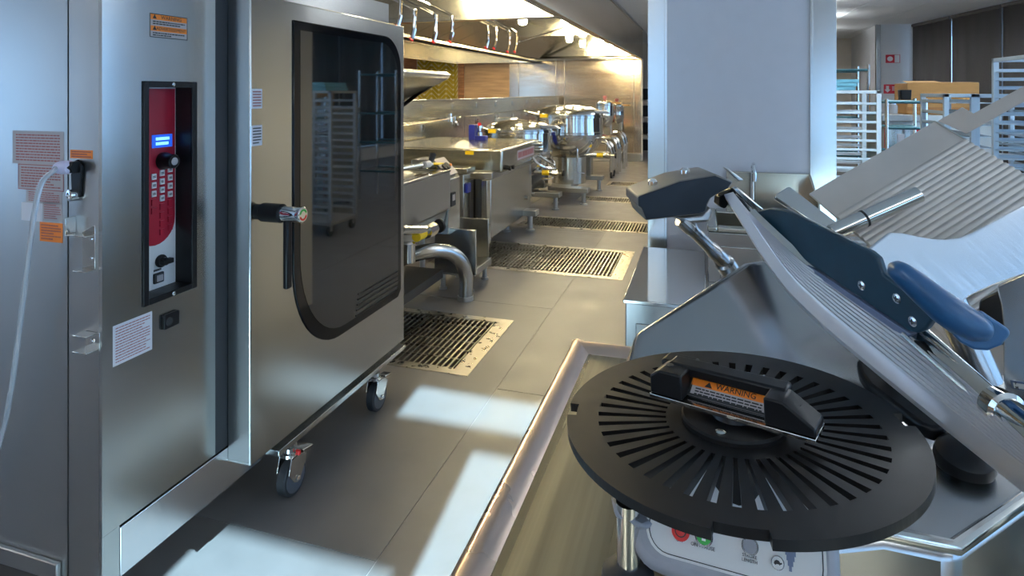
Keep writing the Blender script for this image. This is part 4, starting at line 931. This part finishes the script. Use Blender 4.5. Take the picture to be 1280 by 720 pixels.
# polished post lying on the tray, and its bracket
c0, c1_ = P(1040, 291, 1.02), P(1148, 243, 1.02)
MB().tube([c0, c1_], .0135, 20).build('product_post', 'steel_pol', sl)
MB().tube([c0.lerp(c1_, .36), c0.lerp(c1_, .385)], .0140, 20).build('post_ring', 'ink', sl)
kp, kn_ = plane3(P(970, 244, 1.08), P(987, 233, 1.11), P(1042, 291, 1.02))
MB().prism([onPlane(x, y, kp, kn_) for x, y in ((969, 244), (973, 240), (984, 233), (988, 233), (1051, 281), (1038, 291))], -kn_ * .010).build('post_bracket', 'steel_pol', sl, bevel=.003)
MB().tube([P(1000, 262, 1.09), P(1025, 300, 1.05), P(1050, 330, 1.0)], .02, 12).build('tray_arm', 'steel_dull', sl)
MB().tube([P(1092, 420, .80), P(1168, 500, .83)], .016, 12).build('plate_support', 'steel_dull', sl)
MB().tube([P(1175, 350, .90), P(1232, 478, .87)], .022, 12).build('carriage_arm', 'steel_slicer', sl)
# sharpener cover, arm and pivots
so_ = [(797, 246), (850, 226), (896, 218), (917, 227), (912, 235), (898, 242), (889, 248), (885, 256), (883, 265), (876, 268), (807, 276), (801, 261), (797, 258)]
sd_ = 1.0; back = V((-SN, CS, 0))
cv = MB().prism([P(x, y, sd_) for x, y in so_], back * .105).build('sharpener_cover', 'cover_grey', sl, bevel=.007, seg=3)
MB().prism([P(x + (840 - x) * .03, y + (247 - y) * .06, sd_ - .001) for x, y in so_], back * .004).build('cover_face', 'cover_black', cv, bevel=.001)
for (x, y) in ((816, 228), (856, 214)): MB().lathe(P(x, y + 3, 1.04), (0, 0, 1), [(.008, 0), (.008, .006), (.004, .010)], 12).build('cover_screw', 'chrome', cv)
MB().prism([P(840, 272, 1.03), P(876, 268, 1.03), P(888, 258, 1.03), P(892, 268, 1.03), P(888, 278, 1.03), P(862, 280, 1.03)], back * .03).build('arm_head', 'steel_dull', sl, bevel=.005)
MB().tube(bez([P(851, 274, 1.05), P(866, 288, 1.05), P(886, 308, 1.06), (P(903, 325, 1.07)), P(912, 338, 1.07)], 5), [.022] * 5 + [.018] * 6 + [.022] * 5 + [.028] * 5, 14, flat=.6).build('sharpener_arm', 'steel_slicer', sl)
MB().prism([P(900, 246, 1.04), P(912, 240, 1.04), P(916, 234, 1.04), P(922, 240, 1.03), P(906, 262, 1.03), P(899, 258, 1.04)], back * .03).build('pivot_block', 'black', sl, bevel=.003)
MB().prism([P(905, 209, 1.06), P(911, 211, 1.06), P(930, 225, 1.06), P(924, 227, 1.06)], back * .012).build('latch_tab', 'steel_dull', sl, bevel=.002)
MB().prism([P(914, 236, 1.06), P(922, 234, 1.06), P(956, 262, 1.06), P(948, 268, 1.06)], back * .012).build('pivot_bracket', 'steel_pol', sl, bevel=.003)
MB().prism([P(911, 239, 1.05), P(930, 249, 1.05), P(940, 266, 1.05), P(934, 268, 1.05), P(922, 254, 1.05)], back * .014).build('pivot_spring', 'black', sl, bevel=.003)
for (x, y, d) in ((801, 278, 0), ): pass

# ================================================================== SLOTTED BLACK DISC lying on the slicer
DZ, DR = 1.1640, .172
disc_c = V((.0294, .670, DZ)); tilt = Matrix.Rotation(math.radians(-2.8), 3, 'Y') @ Matrix.Rotation(math.radians(.4), 3, 'X')
dk = root('blade_cover_disc', disc_c); tag(dk, 'round black slotted blade cover with carrying handle lying on the slicer', 'blade cover')
DU, DV = tilt @ V((1, 0, 0)), tilt @ V((0, 1, 0)); DN = DU.cross(DV)
DFR = (disc_c, DU, DV, DN)
NS = 44; ri, r1_, r2_, r3_, ro = .020, .068, .138, .161, .172
angs = []
for k in range(NS):
    a = 2 * math.pi * k / NS; s = 2 * math.pi / NS
    angs += [(a, 'spoke'), (a + s * .30, 'spoke'), (a + s * .60, 'slot'), (a + s * .80, 'slot')]
n = len(angs); notch = []
def near(a, t, wd): d = (a - t + math.pi) % (2 * math.pi) - math.pi; return abs(d) < wd
nt_ = [math.radians(v) for v in (183, 268, 12)]
vs, fs = [], []
rad = [ri, r1_, r2_, r3_, ro * .992]
for r in rad:
    for a, _ in angs: vs.append(disc_c + (DU * math.cos(a) + DV * math.sin(a)) * r)
for i in range(4):
    for j in range(n):
        a = angs[j][0]
        if i == 1 and angs[j][1] == 'slot': continue
        if i == 3 and any(near(a, t, .075 if q_ != 1 else .13) for q_, t in enumerate(nt_)): continue
        fs.append((i * n + j, (i + 1) * n + j, (i + 1) * n + (j + 1) % n, i * n + (j + 1) % n))
d_ = MB().add(vs, fs).build('disc', 'disc_black', dk, smooth=0)
sm = d_.modifiers.new('thick', 'SOLIDIFY'); sm.thickness = .009; sm.offset = -1
MB().lathe(disc_c, DN, [(.052, 0), (.052, .004), (.050, .006), (.022, .006), (.020, .012), (.012, .012)], 48).build('hub', 'disc_black', dk)
for a in (250, 10, 130):
    q = fp(DFR, .040 * math.cos(math.radians(a)), .040 * math.sin(math.radians(a)), .006); MB().lathe(q, DN, [(.005, 0), (.005, .001), (.003, .002)], 14).build('screw', 'steel_pol', dk)
MB().lathe(fp(DFR, 0, 0, -.087), DN, [(.03, 0), (.03, .077)], 24).build('spindle', 'black', dk)
# carrying handle: base strip with bright edge, two end blocks, top bar, warning label
b0, b1 = onPlane(812, 496, disc_c + DN * .012, DN), onPlane(1020, 556, disc_c + DN * .012, DN)
hu = (b1 - b0).normalized(); hv = DN.cross(hu); HL = (b1 - b0).length
HF = (b0, hu, hv, DN)
MB().fbox(HF, 0, HL, 0, .036, 0, .004).build('handle_plate', 'steel_pol', dk, bevel=.0005)
MB().fbox(HF, .052, HL - .052, .012, .03, -.008, 0).build('handle_mount', 'black', dk, smooth=0)
hh = .030
MB().prism([fp(HF, .0, .002, .004), fp(HF, .0, .002, hh * .75), fp(HF, .01, .002, hh), fp(HF, .036, .002, hh), fp(HF, .036, .002, .004)], hv * .032).build('handle_block', 'black', dk, bevel=.002)
MB().prism([fp(HF, HL, .002, .004), fp(HF, HL, .002, .012), fp(HF, HL - .028, .002, hh), fp(HF, HL - .046, .002, hh), fp(HF, HL - .046, .002, .004)], hv * .032).build('handle_block', 'black', dk, bevel=.002)
MB().fbox(HF, .012, HL - .03, .024, .046, hh - .010, hh + .002).build('handle_bar', 'black', dk, bevel=.003)
MB().fbox(HF, .0, .036, .03, .055, hh - .012, hh).build('handle_wing', 'black', dk, bevel=.003)
for u in (.016, HL - .02):
    MB().lathe(fp(HF, u, .02, hh if u < .1 else .022), DN, [(.004, 0), (.004, .001)], 12).build('handle_screw', 'rubber', dk)
wf = frame(fp(HF, HL / 2 - .004, .022, .0125), hu, hv * .8 + DN * .6)
s = sticker('warning_label', wf, HL * .50, .020, 'paper_grey', dk, 'ink', 'orange and grey warning label')
MB().fbox(wf, -HL * .245, HL * .245, .0015, .0095, .0007, .001).build('orange_band', 'orange', s, smooth=0)
text('WARNING', (fp(wf, .006, .0055), *wf[1:]), .0085, 'ink', s, lift=.0012)
MB().prism([fp(wf, -.026, .0025, .001), fp(wf, -.018, .0025, .001), fp(wf, -.022, .0085, .001)], wf[3] * .0003).build('hazard_mark', 'ink', s, smooth=0)
rows((fp(wf, 0, -.0042), *wf[1:]), HL * .42, .009, 3, 'ink', s, .0009, .45)
MB().fbox(wf, -HL * .25, HL * .25, -.010, .010, -.003, 0).build('label_carrier', 'black', dk, smooth=0)

# ================================================================== RIGHT BACKGROUND
def rack(x0, x1, y0, y1, zt, z0, step, mat, label, along='x', post=.035, grp='pan racks', deep=.05):
    r = root('pan_rack', ((x0 + x1) / 2, (y0 + y1) / 2, 0)); tag(r, label, 'rack', grp)
    for x in (x0, x1 - post):
        for y in (y0, y1 - .03): MB().box(x, x + post, y, y + .03, .12, zt).build('post', mat, r, bevel=.002)
    MB().box(x0, x1, y0, y0 + .03, zt - .025, zt).box(x0, x1, y1 - .03, y1, zt - .025, zt).box(x0, x0 + .03, y0 + .03, y1 - .03, zt - .025, zt).box(x1 - .03, x1, y0 + .03, y1 - .03, zt - .025, zt).build('top_frame', mat, r, bevel=.002)
    MB().box(x0, x1, y0, y1, .12, .15).build('base_frame', mat, r, bevel=.002)
    z = z0
    while z < zt - .05:
        if along == 'x':
            for y, s in ((y0 + .004, 1), (y1 - .004, -1)): MB().box(x0 + .01, x1 - .01, min(y, y + s * deep), max(y, y + s * deep), z, z + .004).box(x0 + .01, x1 - .01, min(y, y + s * .004), max(y, y + s * .004), z, z + .022).build('slide', mat, r, smooth=0)
        else:
            for x, s in ((x0 + .004, 1), (x1 - .004, -1)): MB().box(min(x, x + s * deep), max(x, x + s * deep), y0 + .01, y1 - .01, z, z + .004).box(min(x, x + s * .004), max(x, x + s * .004), y0 + .01, y1 - .01, z, z + .025).build('slide', mat, r, smooth=0)
        z += step
    for x in (x0 + .04, x1 - .04):
        for y in (y0 + .04, y1 - .04): MB().lathe((x - .015, y, .055), (1, 0, 0), [(.03, 0), (.055, .003), (.055, .027), (.03, .03)], 18).build('wheel', 'rubber', r); MB().box(x - .02, x + .02, y - .018, y + .018, .055, .12).build('caster_fork', 'steel_dull', r, smooth=0)
    return r
rack(.78, 1.335, 5.5, 6.0, 1.512, .22, .0735, 'rack_alu', 'aluminium pan rack with many slides just right of the column')
rack(1.60, 1.79, 5.0, 5.5, 1.488, .25, .078, 'rack_blue', 'pale narrow pan rack just right of the cardboard box', 'y', .03, deep=.07)
rack(1.80, 2.24, 5.05, 5.6, 1.485, .25, .078, 'rack_blue', 'pale wide pan rack behind the slicer tray', 'y', .03, deep=.13)
rack(1.765, 2.25, 4.1, 4.7, 1.715, .25, .055, 'rack_blue', 'tallest pale pan rack cut by the right picture edge', 'x', .03, deep=.1)
# shallow blue bins on the left rack
for i in range(3):
    z = 1.514 + i * .03; x0 = .86 + .012 * i
    b = MB().prism([(x0, 5.52, z), (x0 + .36 + .02 * (i % 2), 5.52, z), (x0 + .40, 5.5, z + .036), (x0 - .03, 5.5, z + .036)], (0, .40, 0)) if False else MB()
    xa, xb = x0, x0 + .30
    for (a, c, d, e) in subtract([(xa, xb, 5.53, 5.94)], (xa + .012, xb - .012, 5.545, 5.925)): b.box(a, c, d, e, z + .004, z + .028)
    b.box(xa, xb, 5.53, 5.94, z, z + .004)
    tag(b.build('food_bin', 'bin_blue', None, bevel=.004), ['lowest shallow blue bin stacked on the aluminium rack', 'middle shallow blue bin stacked on the aluminium rack', 'topmost shallow blue bin stacked on the aluminium rack'][i], 'bin', 'stacked blue bins')
# wire shelf units
def wshelf(x0, x1, y0, y1, zs, zt, label):
    r = root('wire_shelf', ((x0 + x1) / 2, (y0 + y1) / 2, 0)); tag(r, label, 'shelf', 'wire shelves')
    for x in (x0, x1):
        for y in (y0, y1): MB().tube([(x, y, 0), (x, y, zt)], .016, 8).build('post', 'steel_pol', r)
    for z in zs:
        for y in (y0, y1): MB().tube([(x0, y, z), (x1, y, z)], .014, 8).build('shelf_rail', 'rail_teal', r)
        b = MB(); x = x0
        while x < x1: b.box(x, x + .006, y0, y1, z, z + .006); x += .05
        b.build('shelf_wire', 'steel_pol', r, smooth=0, kind='stuff')
    return r
M('rail_teal', (.05, .16, .20), .35, .5)
wshelf(1.15, 1.72, 7.6, 8.1, (.4, .8, 1.2, 1.74), 1.80, 'wire shelving with a dark top rail behind the aluminium rack')
wshelf(1.56, 1.86, 6.25, 6.55, (.5, .96, 1.18, 1.41), 1.44, 'small wire shelving beside the red cabinet')
# red equipment cabinet with dark top
ct = root('equipment_cabinet', (2.05, 7.0, 0)); tag(ct, 'red and steel equipment cabinet with dark top under the cardboard box', 'cabinet')
MB().box(1.66, 2.55, 6.72, 7.4, .08, 1.22).build('body', 'steel_dull', ct, bevel=.006)
MB().box(1.69, 1.87, 6.71, 6.72, .2, 1.19).build('front_panel', 'steel', ct, bevel=.003)
MB().box(1.76, 1.82, 6.70, 6.71, .6, 1.10).build('notice', 'paper_white', ct, smooth=0)
MB().box(1.655, 1.69, 6.70, 6.72, .1, 1.2).build('corner_post', 'red', ct, smooth=0)
MB().box(1.90, 2.06, 6.70, 6.72, .7, 1.17).build('drawer_front', 'red', ct, bevel=.003)
MB().box(1.62, 2.58, 6.66, 7.45, 1.22, 1.285).build('top', 'steel_dull', ct, bevel=.006)
for x in (1.72, 2.48):
    for y in (6.8, 7.3): MB().lathe((x, y, 0), (0, 0, 1), [(.03, 0), (.03, .09)], 12).build('foot', 'rubber', ct)
# cardboard box
cbx = root('cardboard_box', (2.14, 6.95, 1.285)); tag(cbx, 'brown cardboard box with darker tape strip on the red cabinet', 'box')
MB().box(1.865, 2.45, 6.78, 7.2, 1.286, 1.585).build('carton', 'cardboard', cbx, bevel=.003)
MB().box(1.863, 2.452, 6.778, 6.78, 1.32, 1.355).build('tape', 'cardboard_tape', cbx, smooth=0)
MB().prism([(1.867, 6.785, 1.586), (2.16, 6.785, 1.586), (2.15, 6.99, 1.605), (1.88, 6.99, 1.605)], (0, 0, .004)).build('flap', 'cardboard', cbx, smooth=0)
MB().prism([(2.17, 6.785, 1.586), (2.448, 6.785, 1.586), (2.44, 6.99, 1.592), (2.18, 6.99, 1.592)], (0, 0, .004)).build('flap', 'cardboard', cbx, smooth=0)
# small things left of the box
sbn = MB().prism([(1.70, 6.36, 1.43), (1.78, 6.36, 1.43), (1.785, 6.36, 1.52), (1.695, 6.36, 1.52)], (0, .09, 0)).build('utensil_cup', 'black', None, bevel=.004); tag(sbn, 'small black cup on the wire shelving beside the box', 'cup')
jr = root('glass_jar', (1.74, 6.80, 1.286)); tag(jr, 'small clear glass jar standing before the cardboard box corner', 'jar')
MB().lathe((1.74, 6.8, 1.286), (0, 0, 1), [(.045, 0), (.05, .02), (.05, .08), (.04, .095)], 18).build('jar_body', 'hose_clear', jr); MB().lathe((1.74, 6.8, 1.382), (0, 0, 1), [(.042, 0), (.042, .02)], 18).build('jar_lid', 'chrome', jr)
# fire signs on the far white wall
def sign(px0, px1, py0, py1, label, big):
    a, c = onY(px0, py0, 14), onY(px1, py1, 14); f = frame(((a.x + c.x) / 2, 13.999, (a.z + c.z) / 2), (1, 0, 0), (0, 0, 1)); w_, h_ = c.x - a.x, a.z - c.z
    r = root('fire_sign', f[0] - V((0, 0, h_ / 2))); tag(r, label, 'sign', 'red fire signs')
    MB().fbox(f, -w_ / 2, w_ / 2, -h_ / 2, h_ / 2, 0, .008).build('plate', 'sign_red', r, smooth=0)
    if big:
        o = -w_ * .32
        MB().fbox(f, o - .025, o + .025, -.01, h_ * .34, .008, .01).build('arrow_stem', 'white', r, smooth=0)
        MB().prism([fp(f, o - .055, -.01, .008), fp(f, o + .055, -.01, .008), fp(f, o, -h_ * .38, .008)], f[3] * .002).build('arrow_head', 'white', r, smooth=0)
        rows((fp(f, w_ * .15, .01), *f[1:]), w_ * .5, h_ * .5, 3, 'white', r, .009, .6, 'sign_print')
    else:
        MB().fbox(f, w_ * .12, w_ * .46, -h_ * .46, h_ * .46, .008, .0095).build('white_field', 'white', r, smooth=0)
        MB().lathe(fp(f, -w_ * .2, 0, .008), f[3], [(.05, 0), (.05, .002)], 16).build('symbol', 'white', r)
sign(1107, 1125, 68.5, 78.5, 'small red and white fire sign high on the far wall', False)
sign(1104.5, 1131, 105.5, 117, 'larger red fire sign with white down arrow on the far wall', True)
